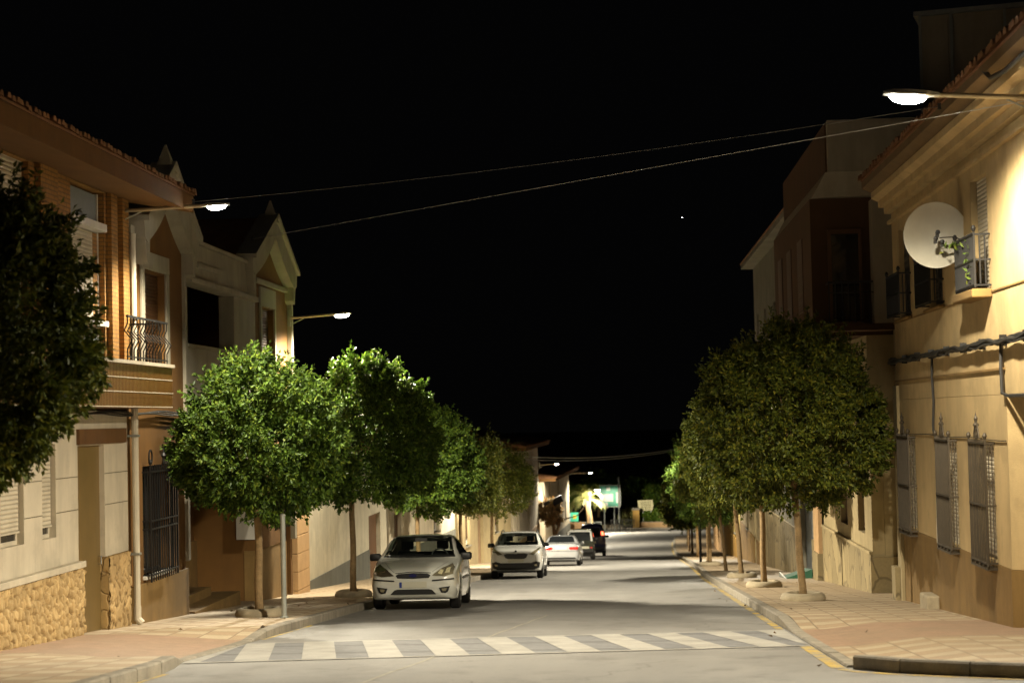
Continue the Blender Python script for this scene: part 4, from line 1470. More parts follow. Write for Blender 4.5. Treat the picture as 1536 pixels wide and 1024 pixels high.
rl = np.random.default_rng(21)
pp = []
for k in range(26):
    if k % 2:
        y = rl.uniform(17.5, 40)
        x = kl(y) - abs(rl.normal()) * 1.1 - .1
        z = gz(y) + hL(x, y)
        if x < -7.8:
            continue
    else:
        y = rl.uniform(19.5, 45)
        x = kr(y) + abs(rl.normal()) * 1.0 + .2 if k % 4 else kr(y) - abs(rl.normal()) * .25 - .05
        z = gz(y) + (hR(x, y) if x > kr(y) else 0)
        if x > 4.9:
            continue
    pp.append((x, y, z + .012))
pp = np.array(pp)
dd = unit(np.stack([rl.normal(size=len(pp)), rl.normal(size=len(pp)), rl.uniform(-.05, .25, len(pp))], 1))
v, f = leaves_np(pp, dd, .085, .045, seed=9)
o = bpy.data.objects.new('fallen_leaves', np_mesh('fallen_leaves', v, f))
o.data.materials.append(leaf_mat('dry_fallen_leaves', (.05, .03, .012), (.13, .08, .025)))
COL.objects.link(o)
o['kind'] = 'stuff'
o['label'] = 'dry leaves scattered on the pavements and gutters'

# ------------------------------------------------------------------ posts
t = thing('sign_post', 'grey galvanised post rising into the tree on the left pavement', 'post', (-5.87, 30.45, gz(30.45) + .14))
ob('pole', MB().tube([(0, 0, -.1), (0.0, 0, 1.72)], .045, 12), M['galv'], t, local=True, smooth=False)
ob('collar', MB().lathe([(.075, -.01), (.075, .015), (.05, .03)], (0, 0, 0), 14), M['galv'], t, local=True)
ob('cap', MB().lathe([(.05, 0), (.05, .03), (.0, .05)], (0, 0, 1.72), 12), M['galv'], t, local=True)
t = thing('bollard', 'thin black post at the kerb beside the dark ring on the right', 'post', (2.72, 69., gz(69) + .14))
ob('post', MB().tube([(0, 0, -.1), (0, 0, 2.0)], .05, 10), M['iron'], t, local=True)
ob('cap', MB().lathe([(.055, 0), (.065, .03), (.03, .09), (.0, .1)], (0, 0, 2.0), 10), M['iron'], t, local=True)


# ------------------------------------------------------------------ street lamps (arms on the house fronts)
def street_lamp(head, wall, label, power, narrow=False, size=1.):
    """head = (x,y,z) of the lantern, wall = (x,y,z) of the bracket"""
    hd, wl = Vector(head), Vector(wall)
    t = thing('street_lamp', label, 'street lamp', tuple(wl), group='wall mounted street lamps')
    d = (hd - wl).normalized()
    end = hd - d * .28 * size
    ob('arm', MB().tube([wl, wl.lerp(end, .5), end], .032, 10), M['arm'], t)
    m = MB().box(wl.x - .03, wl.x + .03, wl.y - .06, wl.y + .06, wl.z - .2, wl.z + .2)
    m.tube([wl + Vector((0, 0, -.17)), wl + d * .35 + Vector((0, 0, -.03))], .012, 6)
    ob('bracket', m, M['galv'], t)
    # head: flat tapered lantern
    s = size
    side = Vector((0, 1, 0))
    up = Vector((0, 0, 1))
    m = MB()
    secs = [(-.34, .05, .035), (-.24, .07, .045), (-.18, .12, .05), (.05, .15, .055), (.22, .14, .045), (.31, .09, .025)]
    vs, fs = [], []
    for (a, w, hgt) in secs:
        c = hd + d * a * s
        for (p, q) in ((-1, -.3), (-.8, .7), (0, 1), (.8, .7), (1, -.3), (.9, -.6), (-.9, -.6)):
            vs.append(c + side * p * w * s + up * q * hgt * s)
    n = 7
    for k in range(len(secs) - 1):
        for i in range(n):
            fs.append((k * n + i, k * n + (i + 1) % n, (k + 1) * n + (i + 1) % n, (k + 1) * n + i))
    fs += [tuple(range(n)), tuple(range((len(secs) - 1) * n, len(secs) * n))]
    m.add(vs, fs)
    hb = ob('lantern', m, M['lamp_body'], t)
    m = MB()
    N = 14
    vs, fs = [], []
    rows_ = ((1., -.03), (.96, -.06), (.8, -.09), (.45, -.115))
    for (k, zz) in rows_:
        for i in range(N):
            g = 2 * math.pi * i / N
            vs.append(hd + d * (.03 + .22 * k * math.cos(g)) * s + side * .125 * k * math.sin(g) * s + up * zz * s)
    for r in range(3):
        for i in range(N):
            fs.append((r * N + i, r * N + (i + 1) % N, (r + 1) * N + (i + 1) % N, (r + 1) * N + i))
    fs += [tuple(range(N)), tuple(range(3 * N, 4 * N))]
    m.add(vs, fs)
    ob('lens', m, M['lens'], hb, smooth=True)
    ld = bpy.data.lights.new('lamp_light', 'POINT')
    ld.energy = power
    ld.color = (1., .89, .67)
    ld.shadow_soft_size = .10
    # beam of a road lantern: widest at about 65 degrees, more to the street than to the house, nothing upward
    ld.use_nodes = True
    nt = ld.node_tree
    em = nt.nodes['Emission']
    tc = nt.nodes.new('ShaderNodeTexCoord')
    sx = nt.nodes.new('ShaderNodeSeparateXYZ')
    nt.links.new(tc.outputs['Normal'], sx.inputs[0])
    down = math_n(nt, 'MULTIPLY', sx.outputs[2], -1.)
    prof = ramp(nt, down, [(.13, 0.), (.20, .06), (.32, .45), (.42, .8), (.50, 1.), (.70, .85), (1., .42)] if not narrow else [(.0, 0.), (.03, .5), (.2, 1.), (1., .9)] if narrow == 'ball' else [(.36, 0.), (.46, .28), (.55, .85), (.64, 1.), (.8, .8), (1., .55)])
    sd = 1. if d.x > 0 else -1.
    asym = math_n(nt, 'ADD', math_n(nt, 'MULTIPLY', sx.outputs[0], .46 * sd), .57)
    nt.links.new(math_n(nt, 'MULTIPLY', prof, asym), em.inputs['Strength'])
    lo = bpy.data.objects.new('lamp_light', ld)
    COL.objects.link(lo)
    lo.parent = t
    lo.location = hd + Vector((0, 0, -.26)) - wl
    return t


PW = 5400
street_lamp((3.55, 22., 5.30), (5.05, 22., 5.2), 'bright street lamp on the tan corner house, nearest the camera', PW * 1.75, size=1.02)
street_lamp((-6.5, 28.5, 5.0), (-8.04, 28.45, 4.94), 'street lamp reaching out beneath the brick house eave', PW * .9, True, .72)
street_lamp((-6.72, 42.6, 4.03), (-7.95, 42.5, 3.95), 'street lamp on the far gable of the brown house', PW * 3.2, False, .8)
street_lamp((3.6, 63., 2.95), (5.0, 63., 2.9), 'street lamp hidden in the right tree crowns by the pale tall house', PW * 1.7)
street_lamp((3.2, 88., .42), (5.25, 88.1, .37), 'street lamp far down the right side glinting through leaves', PW * 1.7)
street_lamp((-5.8, 76.6, -.45), (-7.42, 76.6, -.5), 'street lamp hidden behind the left tree row by the beige house', PW * 1.7)
street_lamp((-4.6, 118.5, -1.7), (-5.72, 118.5, -1.75), 'street lamp under the jutting orange eave, left side', PW * 1.7, size=.6)
street_lamp((-2.95, 146., -3.2), (-4.75, 146., -3.25), 'farthest street lamp on the corner of the white end house', PW * 1.7, size=.6)

t = street_lamp((-3.2, 191.5, -6.45), (-4.0, 191.9, -6.5), 'bright post lamp between the palm and the green board', PW * 3., 'ball', 1.4)
t['group'] = 'street lamps on posts'
ob('post', MB().tube([(-4.0, 191.9, gz(191) - .3), (-4.0, 191.9, -6.3)], [.09, .06], 10), M['galv'], t)

# ------------------------------------------------------------------ overhead cables
def cable(a, b, sag, label, r=.012, mat='wire', n=40):
    a, b = Vector(a), Vector(b)
    t = thing('overhead_cable', label, 'cable', tuple(a), group='cables strung across the street')
    pts = []
    for k in range(n + 1):
        u = k / n
        p = a.lerp(b, u)
        p.z -= sag * 4 * u * (1 - u)
        pts.append(p)
    ob('cable', MB().tube(pts, r, 6), M[mat], t, smooth=True)
    m = MB()
    for p in (pts[0], pts[-1]):
        m.lathe([(.0, -.05), (.03, -.04), (.02, 0), (.03, .04), (.0, .05)], tuple(p), 8)
    ob('insulator', m, M['cable'], t)


cable((4.48, 25.3, 5.68), (-6.98, 29.0, 5.12), .1, 'upper thin cable from the tan house roof to the brick house eave', .006, 'wire_d')
cable((5.04, 21.9, 5.17), (-7.9, 38.1, 5.42), .0, 'lower bright cable from below the near lamp to the second gable', .0055, 'wire')
cable((-5.9, 97., -.65), (5.2, 104., -.15), .45, 'upper of two far cables crossing above the parked cars', .022, 'wire')
cable((-5.9, 98.5, -.85), (5.2, 105., -.25), .45, 'lower of two far cables crossing above the parked cars', .022, 'wire')


# ------------------------------------------------------------------ cars
def catmull(P, sub):
    """P (n,k) -> smooth resampling, sub steps per span"""
    P = np.asarray(P, float)
    n = len(P)
    out = []
    for i in range(n - 1):
        p0, p1, p2, p3 = P[max(i - 1, 0)], P[i], P[i + 1], P[min(i + 2, n - 1)]
        for s in range(sub):
            t = s / sub
            out.append(.5 * (2 * p1 + (p2 - p0) * t + (2 * p0 - 5 * p1 + 4 * p2 - p3) * t * t + (3 * p1 - p0 - 3 * p2 + p3) * t ** 3))
    out.append(P[-1])
    return np.array(out)


def car_shell(st, sub=5):
    """st rows: y, zb, wb, zm, wm, zt, wt, zu, wu, zr -> body loft (half ring mirrored)"""
    S = catmull(st, sub)
    rings = []
    for (y, zb, wb, zm, wm, zt, wt, zu, wu, zr) in S:
        half = [(0, zb), (wb * .92, zb), (wb, zb + .05), ((wb + wm) / 2 + .012, (zb + zm) / 2), (wm, zm), ((wm + wt) / 2 + .005, (zm + zt) / 2), (wt, zt), ((wt + wu) / 2 + .012, (zt + zu) / 2), (wu, zu), (wu * .72, zu + (zr - zu) * .62), (wu * .35, zu + (zr - zu) * .93), (0, zr)]
        hf = catmull(half, 2)
        full = [(x, z) for x, z in hf] + [(-x, z) for x, z in hf[-2:0:-1]]
        rings.append([(x, y, z) for x, z in full])
    n = len(rings[0])
    vs = [p for r in rings for p in r]
    fs = [(k * n + i, k * n + (i + 1) % n, (k + 1) * n + (i + 1) % n, (k + 1) * n + i) for k in range(len(rings) - 1) for i in range(n)]
    for k, rev in ((0, 1), (len(rings) - 1, 0)):
        r = rings[k]
        c = len(vs)
        vs.append((0, r[0][1], sum(p[2] for p in r) / n))
        fs += [(k * n + i, k * n + (i + 1) % n, c) for i in range(n)]
    return vs, fs


def car_glass():
    m, nt, b = new_mat('car_windscreen')
    b.inputs['Base Color'].default_value = (.01, .012, .012, 1)
    b.inputs['Roughness'].default_value = .04
    tr = nt.nodes.new('ShaderNodeBsdfTransparent')
    tr.inputs[0].default_value = (.62, .68, .62, 1)
    mx = nt.nodes.new('ShaderNodeMixShader')
    fr = nt.nodes.new('ShaderNodeFresnel')
    fr.inputs[0].default_value = 1.5
    nt.links.new(math_n(nt, 'ADD', fr.outputs[0], .12), mx.inputs[0])
    nt.links.new(tr.outputs[0], mx.inputs[1])
    nt.links.new(b.outputs[0], mx.inputs[2])
    nt.links.new(mx.outputs[0], nt.nodes['Material Output'].inputs[0])
    return m


M['carglass'] = car_glass()
M['seat'] = plain('dark_seat_fabric', (.05, .05, .052), .9, .15, 8, .2)


class Car:
    def __init__(self, name, label, cat, loc, rz, st, paint, wheels, wr=.31, ww=.2, wx=.74, rear=False, sub=5):
        self.t = thing(name, label, cat, loc, rz)
        vs, fs = car_shell(st, sub)
        self.bvh = BVHTree.FromPolygons(vs, fs)
        keep = []
        for q in fs:
            c = [sum(vs[i][k] for i in q) / len(q) for k in range(3)]
            if abs(c[0]) > .42 and any((c[1] - wy) ** 2 + (c[2] - wr) ** 2 < (wr + .055) ** 2 for wy in wheels):
                continue
            keep.append(q)
        self.body = ob('body', MB().add(vs, keep), M[paint], self.t, local=True, smooth=True)
        ys = [s[0] for s in st]
        ob('underbody', MB().box(-.62, .62, ys[0] + .25, ys[-1] - .25, .2, .5), M['blackp'], self.t, local=True)
        for wy in wheels:
            for s in (-1, 1):
                w = thing_part('wheel', MB().lathe([(wr * .62, -ww / 2), (wr * .9, -ww / 2), (wr, -ww / 2 + .03), (wr, ww / 2 - .03), (wr * .9, ww / 2), (wr * .62, ww / 2)], (s * wx, wy, wr), 28, 'x'), M['tyre'], self.t)
                m = MB().lathe([(.0, -.01), (wr * .6, -.01), (wr * .63, .0), (wr * .63, .01), (wr * .5, .012), (.06, .0), (.05, .02), (.0, .02)], (0, 0, 0), 20, 'x')
                m.v = [(s * (wx + ww / 2 - .025) + s * p[0], wy + p[1], wr + p[2]) for p in m.v]
                for k in range(5):
                    a = 2 * math.pi * k / 5 + .3
                    x = s * (wx + ww / 2 - .012)
                    m.tube([(x, wy, wr), (x, wy + wr * .58 * math.cos(a), wr + wr * .58 * math.sin(a))], .024, 5)
                ob('rim', m, M['rim'], w, local=True, weld=False)
                # arch lip
                a = MB()
                pts = []
                for k in range(17):
                    g = math.pi * (-.08 + 1.16 * k / 16)
                    yy, zz = wy + (wr + .06) * math.cos(g), wr + (wr + .06) * math.sin(g)
                    h_ = self.bvh.ray_cast(Vector((s * 3, yy, zz)), Vector((-s, 0, 0)))
                    if h_[0]:
                        pts.append(h_[0] + Vector((-s * .008, 0, 0)))
                if len(pts) > 3:
                    a.tube(pts, .022, 6)
                    ob('wheel_arch', a, M[paint if not rear else 'blackp'], self.t, local=True, smooth=True)

    def proj(self, poly, d, off=.006, div=3, dens=.05):
        """panel with outline poly laid onto the body; d = 'f','r' use (x,z); '+','-' use (y,z) seen from that side"""
        bm = bmesh.new()
        vs = [bm.verts.new((p[0], p[1], 0)) for p in poly]
        bm.faces.new(vs)
        bmesh.ops.triangulate(bm, faces=bm.faces[:])
        for _ in range(5):
            long = [e for e in bm.edges if e.calc_length() > dens]
            if not long:
                break
            bmesh.ops.subdivide_edges(bm, edges=long, cuts=1)
            bmesh.ops.triangulate(bm, faces=[f for f in bm.faces if len(f.verts) > 3])
        bm.verts.ensure_lookup_table()
        out, ok = [], {}
        for v in bm.verts:
            a, b = v.co.x, v.co.y
            if d == 'f':
                o, dr = Vector((a, -3, b)), Vector((0, 1, 0))
            elif d == 'r':      # a tail that faces the camera: local y = 0 too
                o, dr = Vector((a, -3, b)), Vector((0, 1, 0))
            else:
                s = 1 if d == '+' else -1
                o, dr = Vector((s * 3, a, b)), Vector((-s, 0, 0))
            h_ = self.bvh.ray_cast(o, dr)
            if h_[0] is None:
                h_ = self.bvh.find_nearest(o + dr * 3)
            nrm_ = h_[1] if h_[1].dot(dr) < 0 else -h_[1]
            ok[v.index] = len(out)
            out.append(h_[0] - dr * off * .7 + nrm_ * off * .5)
        fs = [tuple(ok[v.index] for v in f.verts) for f in bm.faces]
        bm.free()
        return MB().add(out, fs)

    def panel(self, name, poly, d, mat, off=.006, parent=None, dens=.06):
        m = self.proj(poly, d, off, dens=dens)
        o = ob(name, m, M[mat], parent or self.t, local=True, smooth=True)
        return o

    def both(self, name, poly, d, mat, off=.006, dens=.06):
        r = []
        for s in (1, -1):
            if d in 'fr':
                r.append(self.panel(name, [(s * p[0], p[1]) for p in poly], d, mat, off, dens=dens))
            else:
                r.append(self.panel(name, poly, '+' if s > 0 else '-', mat, off, dens=dens))
        return r

    def cabin(self, cuts, y0, y1, zs, zh):
        """opens the body behind the panes and furnishes it"""
        bm = bmesh.new()
        bm.from_mesh(self.body.data)
        dead = []
        for f_ in bm.faces:
            c_ = f_.calc_center_median()
            for poly, d_, side in cuts:
                q = (c_.x, c_.z) if d_ in 'fr' else (c_.y, c_.z)
                if d_ == 'f' and c_.y > (y0 + y1) / 2 or d_ == 'b' and c_.y < (y0 + y1) / 2:
                    continue
                if d_ == '+' and abs(c_.x) < .45:
                    continue
                if d_ == 'b':
                    q = (c_.x, c_.z)
                cx_ = sum(p[0] for p in poly) / len(poly)
                cz_ = sum(p[1] for p in poly) / len(poly)
                pp = [(cx_ + (p[0] - cx_) * .95, cz_ + (p[1] - cz_) * .95) for p in poly]
                ins = False
                for (ax, az), (bx, bz) in zip(pp, pp[1:] + pp[:1]):
                    if (az > q[1]) != (bz > q[1]) and q[0] < (bx - ax) * (q[1] - az) / (bz - az) + ax:
                        ins = not ins
                if ins:
                    dead.append(f_)
                    break
        bmesh.ops.delete(bm, geom=dead, context='FACES')
        bm.to_mesh(self.body.data)
        bm.free()
        ob('dashboard', MB().box(-.68, .68, y0, y0 + .4, zs - .35, zs - .04), M['blackp'], self.t, local=True, bevel=.04)
        for x in (-.36, .36):
            m = MB().hexa([(x - .24, y0 + 1.05, zs - .4), (x + .24, y0 + 1.05, zs - .4), (x + .24, y0 + 1.2, zs - .4), (x - .24, y0 + 1.2, zs - .4)],
                          [(x - .2, y0 + 1.25, zs + .10), (x + .2, y0 + 1.25, zs + .10), (x + .2, y0 + 1.35, zs + .10), (x - .2, y0 + 1.35, zs + .10)])
            m.box(x - .12, x + .12, y0 + 1.28, y0 + 1.37, zs + .13, zs + .3)
            ob('seat', m, M['seat'], self.t, local=True, bevel=.03)
        ob('rear_bench', MB().box(-.6, .6, y1 - .5, y1 - .35, zs - .4, zs + .08), M['seat'], self.t, local=True, bevel=.04)
        ob('steering_wheel', MB().tube([(-.0 + .36 + .17 * math.cos(g), y0 + .55 + .05 * math.sin(g), zs - .02 + .17 * math.sin(g)) for g in np.linspace(0, 6.28, 18)], .018, 5), M['blackp'], self.t, local=True)
        ob('rear_mirror', MB().box(-.12, .12, y0 + .42, y0 + .45, zh - .1, zh - .04), M['blackp'], self.t, local=True)

    def mirror(self, x, y, z, mat='blackp', w=.11):
        for s in (1, -1):
            m = MB()
            cx = s * (x + w)
            secs = [(-.05, .6), (-.03, 1.), (.05, 1.), (.1, .5)]
            vs, fs = [], []
            for dy, k in secs:
                for (a, b) in ((-1, -.7), (-.8, -1), (.8, -1), (1, -.5), (1, .6), (.7, 1), (-.8, .9), (-1, .5)):
                    vs.append((cx + a * w * k, y + dy, z + b * .075 * k))
            for q in range(3):
                for i in range(8):
                    fs.append((q * 8 + i, q * 8 + (i + 1) % 8, (q + 1) * 8 + (i + 1) % 8, (q + 1) * 8 + i))
            fs += [tuple(range(8)), tuple(range(24, 32))]
            m.add(vs, fs)
            m.tube([(s * (x - .08), y + .04, z - .08), (cx, y + .02, z - .05)], .022, 6)
            ob('wing_mirror', m, M[mat], self.t, local=True, smooth=True)


def thing_part(name, mb, mat, parent):
    return ob(name, mb, mat, parent, local=True, smooth=False)


def rpoly(x0, x1, z0, z1, c=.02):
    return [(x0 + c, z0), (x1 - c, z0), (x1, z0 + c), (x1, z1 - c), (x1 - c, z1), (x0 + c, z1), (x0, z1 - c), (x0, z0 + c)]


def place(y):
    return -math.atan(G) if y < 120 else -math.atan(.046)


def pitch(car, y):
    """tilt the car with the falling street"""
    car.t.rotation_euler.x = -math.atan(G) if y < 120 else -.046


# white hatchback facing the camera; local y = 0 at the nose
st = [  # y, zb, wb, zm, wm, zt, wt, zu, wu, zr
    (.0, .30, .52, .45, .60, .60, .58, .66, .42, .675),
    (.06, .24, .66, .46, .735, .66, .70, .725, .52, .745),
    (.22, .20, .76, .48, .815, .73, .775, .79, .56, .815),
    (.6, .19, .80, .52, .845, .82, .80, .875, .60, .90),
    (1.05, .19, .81, .55, .85, .90, .815, .945, .64, .975),
    (1.3, .19, .81, .56, .85, .94, .82, .995, .68, 1.025),
    (1.72, .19, .81, .56, .85, .965, .825, 1.20, .655, 1.235),
    (2.12, .19, .81, .56, .85, .98, .825, 1.365, .60, 1.405),
    (2.6, .19, .81, .56, .85, .99, .825, 1.395, .585, 1.44),
    (3.2, .19, .81, .57, .85, 1.0, .82, 1.375, .58, 1.42),
    (3.65, .2, .80, .58, .845, 1.01, .80, 1.25, .60, 1.29),
    (3.95, .24, .76, .6, .82, 1.0, .76, 1.06, .62, 1.08),
    (4.12, .3, .68, .58, .76, .86, .70, .92, .55, .94),
    (4.17, .36, .6, .56, .68, .76, .62, .80, .5, .82)]
c = Car('parked_car', 'white hatchback parked facing the camera beside the left kerb', 'car', (-4.32, 35.95, gz(35.95)), .02, st, 'car_w', (.86, 3.47))
pitch(c, 36)
c.t.scale = (1.05,) * 3
WS = [(-.70, 1.0), (.70, 1.0), (.585, 1.36), (.50, 1.385), (0, 1.395), (-.50, 1.385), (-.585, 1.36)]
SW1, SW2 = [(1.62, 1.0), (2.55, 1.02), (2.55, 1.33), (2.18, 1.325), (1.75, 1.16)], [(2.63, 1.02), (3.45, 1.06), (3.42, 1.2), (3.15, 1.31), (2.63, 1.33)]
ws = c.panel('windscreen', WS, 'f', 'carglass', .008)
c.panel('windscreen_edge', [(-.715, .985), (.715, .985), (.70, 1.025), (-.70, 1.025)], 'f', 'blackp', .012, ws)
c.panel('windscreen_edge', [(-.60, 1.35), (-.50, 1.375), (0, 1.385), (.50, 1.375), (.60, 1.35), (.585, 1.37), (.5, 1.395), (0, 1.405), (-.5, 1.395), (-.585, 1.37)], 'f', 'blackp', .012, ws)
c.panel('wiper', [(-.62, 1.015), (.1, 1.03), (.1, 1.045), (-.62, 1.03)], 'f', 'blackp', .02, ws)
c.both('side_window', SW1, '+', 'carglass', .008)
c.both('rear_side_window', SW2, '+', 'carglass', .008)
hl = c.panel('headlight', [(.36, .655), (.60, .635), (.755, .68), (.77, .80), (.71, .87), (.52, .775)], 'f', 'lampglass', .012)
c.panel('reflector', [(.47, .69), (.55, .67), (.58, .75), (.52, .76)], 'f', 'lampbright', .02, hl)
c.panel('reflector', [(.6, .69), (.69, .70), (.7, .80), (.63, .78)], 'f', 'lampbright', .02, hl)
hl = c.panel('headlight', [(-.36, .655), (-.60, .635), (-.755, .68), (-.77, .80), (-.71, .87), (-.52, .775)], 'f', 'lampdark', .012)
g = c.panel('radiator_grille', [(-.335, .66), (-.30, .61), (0, .60), (.30, .61), (.335, .66), (.28, .69), (0, .705), (-.28, .69)], 'f', 'blackp', .01)
c.panel('badge', [(.075 * math.cos(a), .655 + .03 * math.sin(a)) for a in np.linspace(0, 5.9, 14)], 'f', 'car_b', .02, g)
c.panel('grille_rim', [(-.34, .695), (0, .718), (.34, .695), (.34, .705), (0, .729), (-.34, .705)], 'f', 'chrome', .014, g)
c.panel('lower_intake', [(-.44, .30), (.44, .30), (.36, .385), (.30, .40), (-.30, .40), (-.36, .385)], 'f', 'blackp', .01)
c.both('bumper_strip', [(.36, .545), (.77, .575), (.77, .60), (.36, .572)], 'f', 'blackp', .012)
for s in c.both('fog_light', [(.49, .42), (.70, .45), (.66, .35), (.61, .32), (.53, .33)], 'f', 'blackp', .01):
    pass
c.both('fog_lens', [(.54, .405), (.64, .415), (.62, .36), (.56, .355)], 'f', 'lampglass', .018)
p = c.panel('number_plate', rpoly(-.26, .26, .43, .54, .008), 'f', 'plate', .016)
c.panel('plate_band', rpoly(-.26, -.215, .432, .538, .005), 'f', 'blue', .02, p)
c.both('side_moulding', [(1.25, .55), (3.0, .57), (3.0, .61), (1.25, .59)], '+', 'blackp', .014)
c.both('door_seam', [(1.28, .3), (1.295, .3), (1.30, .9), (1.285, .9)], '+', 'blackp', .003)
c.both('door_handle', [(2.25, .86), (2.45, .865), (2.45, .895), (2.25, .89)], '+', 'car_w', .022)
c.panel('bonnet_seam', [(-.62, .905), (-.61, .905), (-.36, .72), (-.37, .72)], 'f', 'blackp', .003)
c.panel('bonnet_seam', [(.62, .905), (.61, .905), (.36, .72), (.37, .72)], 'f', 'blackp', .003)
c.cabin([(WS, 'f', 0), (SW1, '+', 1), (SW2, '+', 1), ([(-.5, 1.08), (.5, 1.08), (.44, 1.30), (-.44, 1.30)], 'b', 0)], 1.3, 3.9, 1.0, 1.40)
c.mirror(.80, 1.62, 1.0)

# white crossover facing the camera
st = [
    (.0, .36, .50, .52, .60, .72, .58, .82, .42, .84),
    (.07, .30, .68, .54, .74, .80, .71, .90, .54, .92),
    (.25, .26, .79, .58, .83, .90, .79, .97, .60, .99),
    (.7, .25, .83, .62, .865, .97, .83, 1.04, .64, 1.065),
    (1.05, .25, .83, .63, .87, 1.0, .835, 1.07, .68, 1.10),
    (1.6, .25, .83, .64, .87, 1.03, .84, 1.33, .67, 1.36),
    (1.98, .25, .83, .64, .87, 1.05, .84, 1.49, .615, 1.525),
    (2.5, .25, .83, .64, .87, 1.06, .84, 1.53, .60, 1.565),
    (3.2, .25, .83, .65, .87, 1.08, .835, 1.51, .60, 1.545),
    (3.75, .27, .81, .66, .86, 1.08, .80, 1.36, .62, 1.39),
    (4.05, .33, .74, .66, .80, 1.0, .74, 1.1, .6, 1.12),
    (4.16, .4, .66, .62, .72, .86, .66, .92, .5, .94)]
c = Car('parked_car', 'white crossover with black lower bumper parked facing the camera', 'car', (-3.72, 59.4, gz(59.4)), 0, st, 'car_w2', (.84, 3.38), .335, .21, .76)
pitch(c, 60)
WS = [(-.70, 1.1), (.70, 1.1), (.60, 1.47), (.5, 1.50), (0, 1.515), (-.5, 1.50), (-.6, 1.47)]
c.panel('windscreen', WS, 'f', 'carglass', .008)
c.both('side_window', [(1.55, 1.1), (3.3, 1.14), (3.25, 1.40), (2.05, 1.45), (1.75, 1.3)], '+', 'glass', .008)
c.both('headlight', [(.44, .80), (.60, .78), (.80, .99), (.76, 1.02), (.58, .90)], 'f', 'lampglass', .012)
g = c.panel('radiator_grille', [(-.40, .80), (-.34, .68), (-.26, .655), (.26, .655), (.34, .68), (.40, .80), (.30, .825), (-.30, .825)], 'f', 'blackp', .012)
c.panel('badge', [(-.035, .88), (.0, .865), (.04, .885), (.03, .92), (.0, .935), (-.04, .91)], 'f', 'chrome', .016)
c.panel('grille_badge', [(-.05, .81), (.05, .81), (.05, .825), (-.05, .825)], 'f', 'chrome', .02, g)
c.panel('number_plate', rpoly(-.26, .26, .545, .65, .008), 'f', 'plate', .016)
c.panel('lower_bumper', [(-.79, .53), (-.66, .57), (-.5, .52), (.5, .52), (.66, .57), (.79, .53), (.76, .36), (.60, .30), (-.60, .30), (-.76, .36)], 'f', 'blackp', .012)
c.both('fog_light', [(.60, .47), (.70, .48), (.69, .42), (.61, .41)], 'f', 'lampglass', .024)
c.both('sill_trim', [(1.25, .27), (2.98, .27), (2.98, .40), (1.25, .40)], '+', 'blackp', .012)
for s in (1, -1):
    ob('roof_rail', MB().tube([(s * .60, 2.0, 1.5), (s * .60, 2.15, 1.57), (s * .585, 2.7, 1.605), (s * .585, 3.2, 1.59), (s * .6, 3.4, 1.5)], .018, 6), M['blackp'], c.t, local=True)
c.cabin([(WS, 'f', 0), ([(-.48, 1.16), (.48, 1.16), (.44, 1.40), (-.44, 1.40)], 'b', 0)], 1.15, 3.95, 1.1, 1.5)
c.mirror(.82, 1.55, 1.1)

# silver coupe seen from behind; local y = 0 is the tail
st = [
    (.0, .36, .58, .55, .68, .76, .66, .86, .5, .87),
    (.06, .30, .72, .56, .80, .84, .76, .945, .60, .96),
    (.22, .25, .80, .58, .865, .90, .81, .985, .62, 1.0),
    (.75, .21, .82, .58, .88, .93, .825, 1.0, .64, 1.02),
    (1.0, .20, .82, .58, .88, .94, .825, 1.06, .66, 1.09),
    (1.45, .19, .82, .58, .88, .94, .83, 1.26, .60, 1.295),
    (1.85, .19, .82, .58, .88, .94, .83, 1.325, .57, 1.37),
    (2.4, .19, .82, .57, .88, .93, .83, 1.32, .57, 1.365),
    (2.9, .19, .82, .57, .88, .92, .83, 1.16, .64, 1.19),
    (3.3, .19, .82, .57, .88, .90, .825, .95, .66, .98),
    (3.9, .2, .81, .56, .87, .84, .80, .87, .62, .89),
    (4.3, .24, .76, .52, .80, .72, .74, .76, .56, .78),
    (4.46, .3, .66, .5, .7, .62, .64, .66, .5, .67)]
c = Car('parked_car', 'silver coupe seen from behind with red tail lights', 'car', (-3.02, 80.4, gz(80.4)), 0, st, 'car_s', (.98, 3.7), .31, .2, .77)
pitch(c, 80)
c.panel('rear_window', [(-.60, 1.045), (.60, 1.045), (.52, 1.28), (.42, 1.31), (-.42, 1.31), (-.52, 1.28)], 'r', 'glass', .008)
c.both('tail_light', [(.36, .80), (.40, .73), (.74, .72), (.775, .77), (.76, .84), (.40, .84)], 'r', 'redlamp', .012)
c.panel('number_plate', rpoly(-.26, .26, .735, .85, .008), 'r', 'plate', .014)
c.panel('bumper_seam', [(-.78, .655), (.78, .655), (.78, .67), (-.78, .67)], 'r', 'blackp', .004)
c.panel('lower_valance', [(-.66, .32), (.66, .32), (.64, .385), (-.64, .385)], 'r', 'blackp', .008)
c.both('side_window', [(1.2, 1.0), (2.8, .99), (2.6, 1.19), (2.3, 1.28), (1.7, 1.27)], '+', 'glass', .008)
ob('exhaust', MB().tube([(-.45, -.02, .29), (-.45, .3, .29)], .035, 8), M['chrome'], c.t, local=True)
c.mirror(.80, 2.72, 1.0, 'car_s', .09)

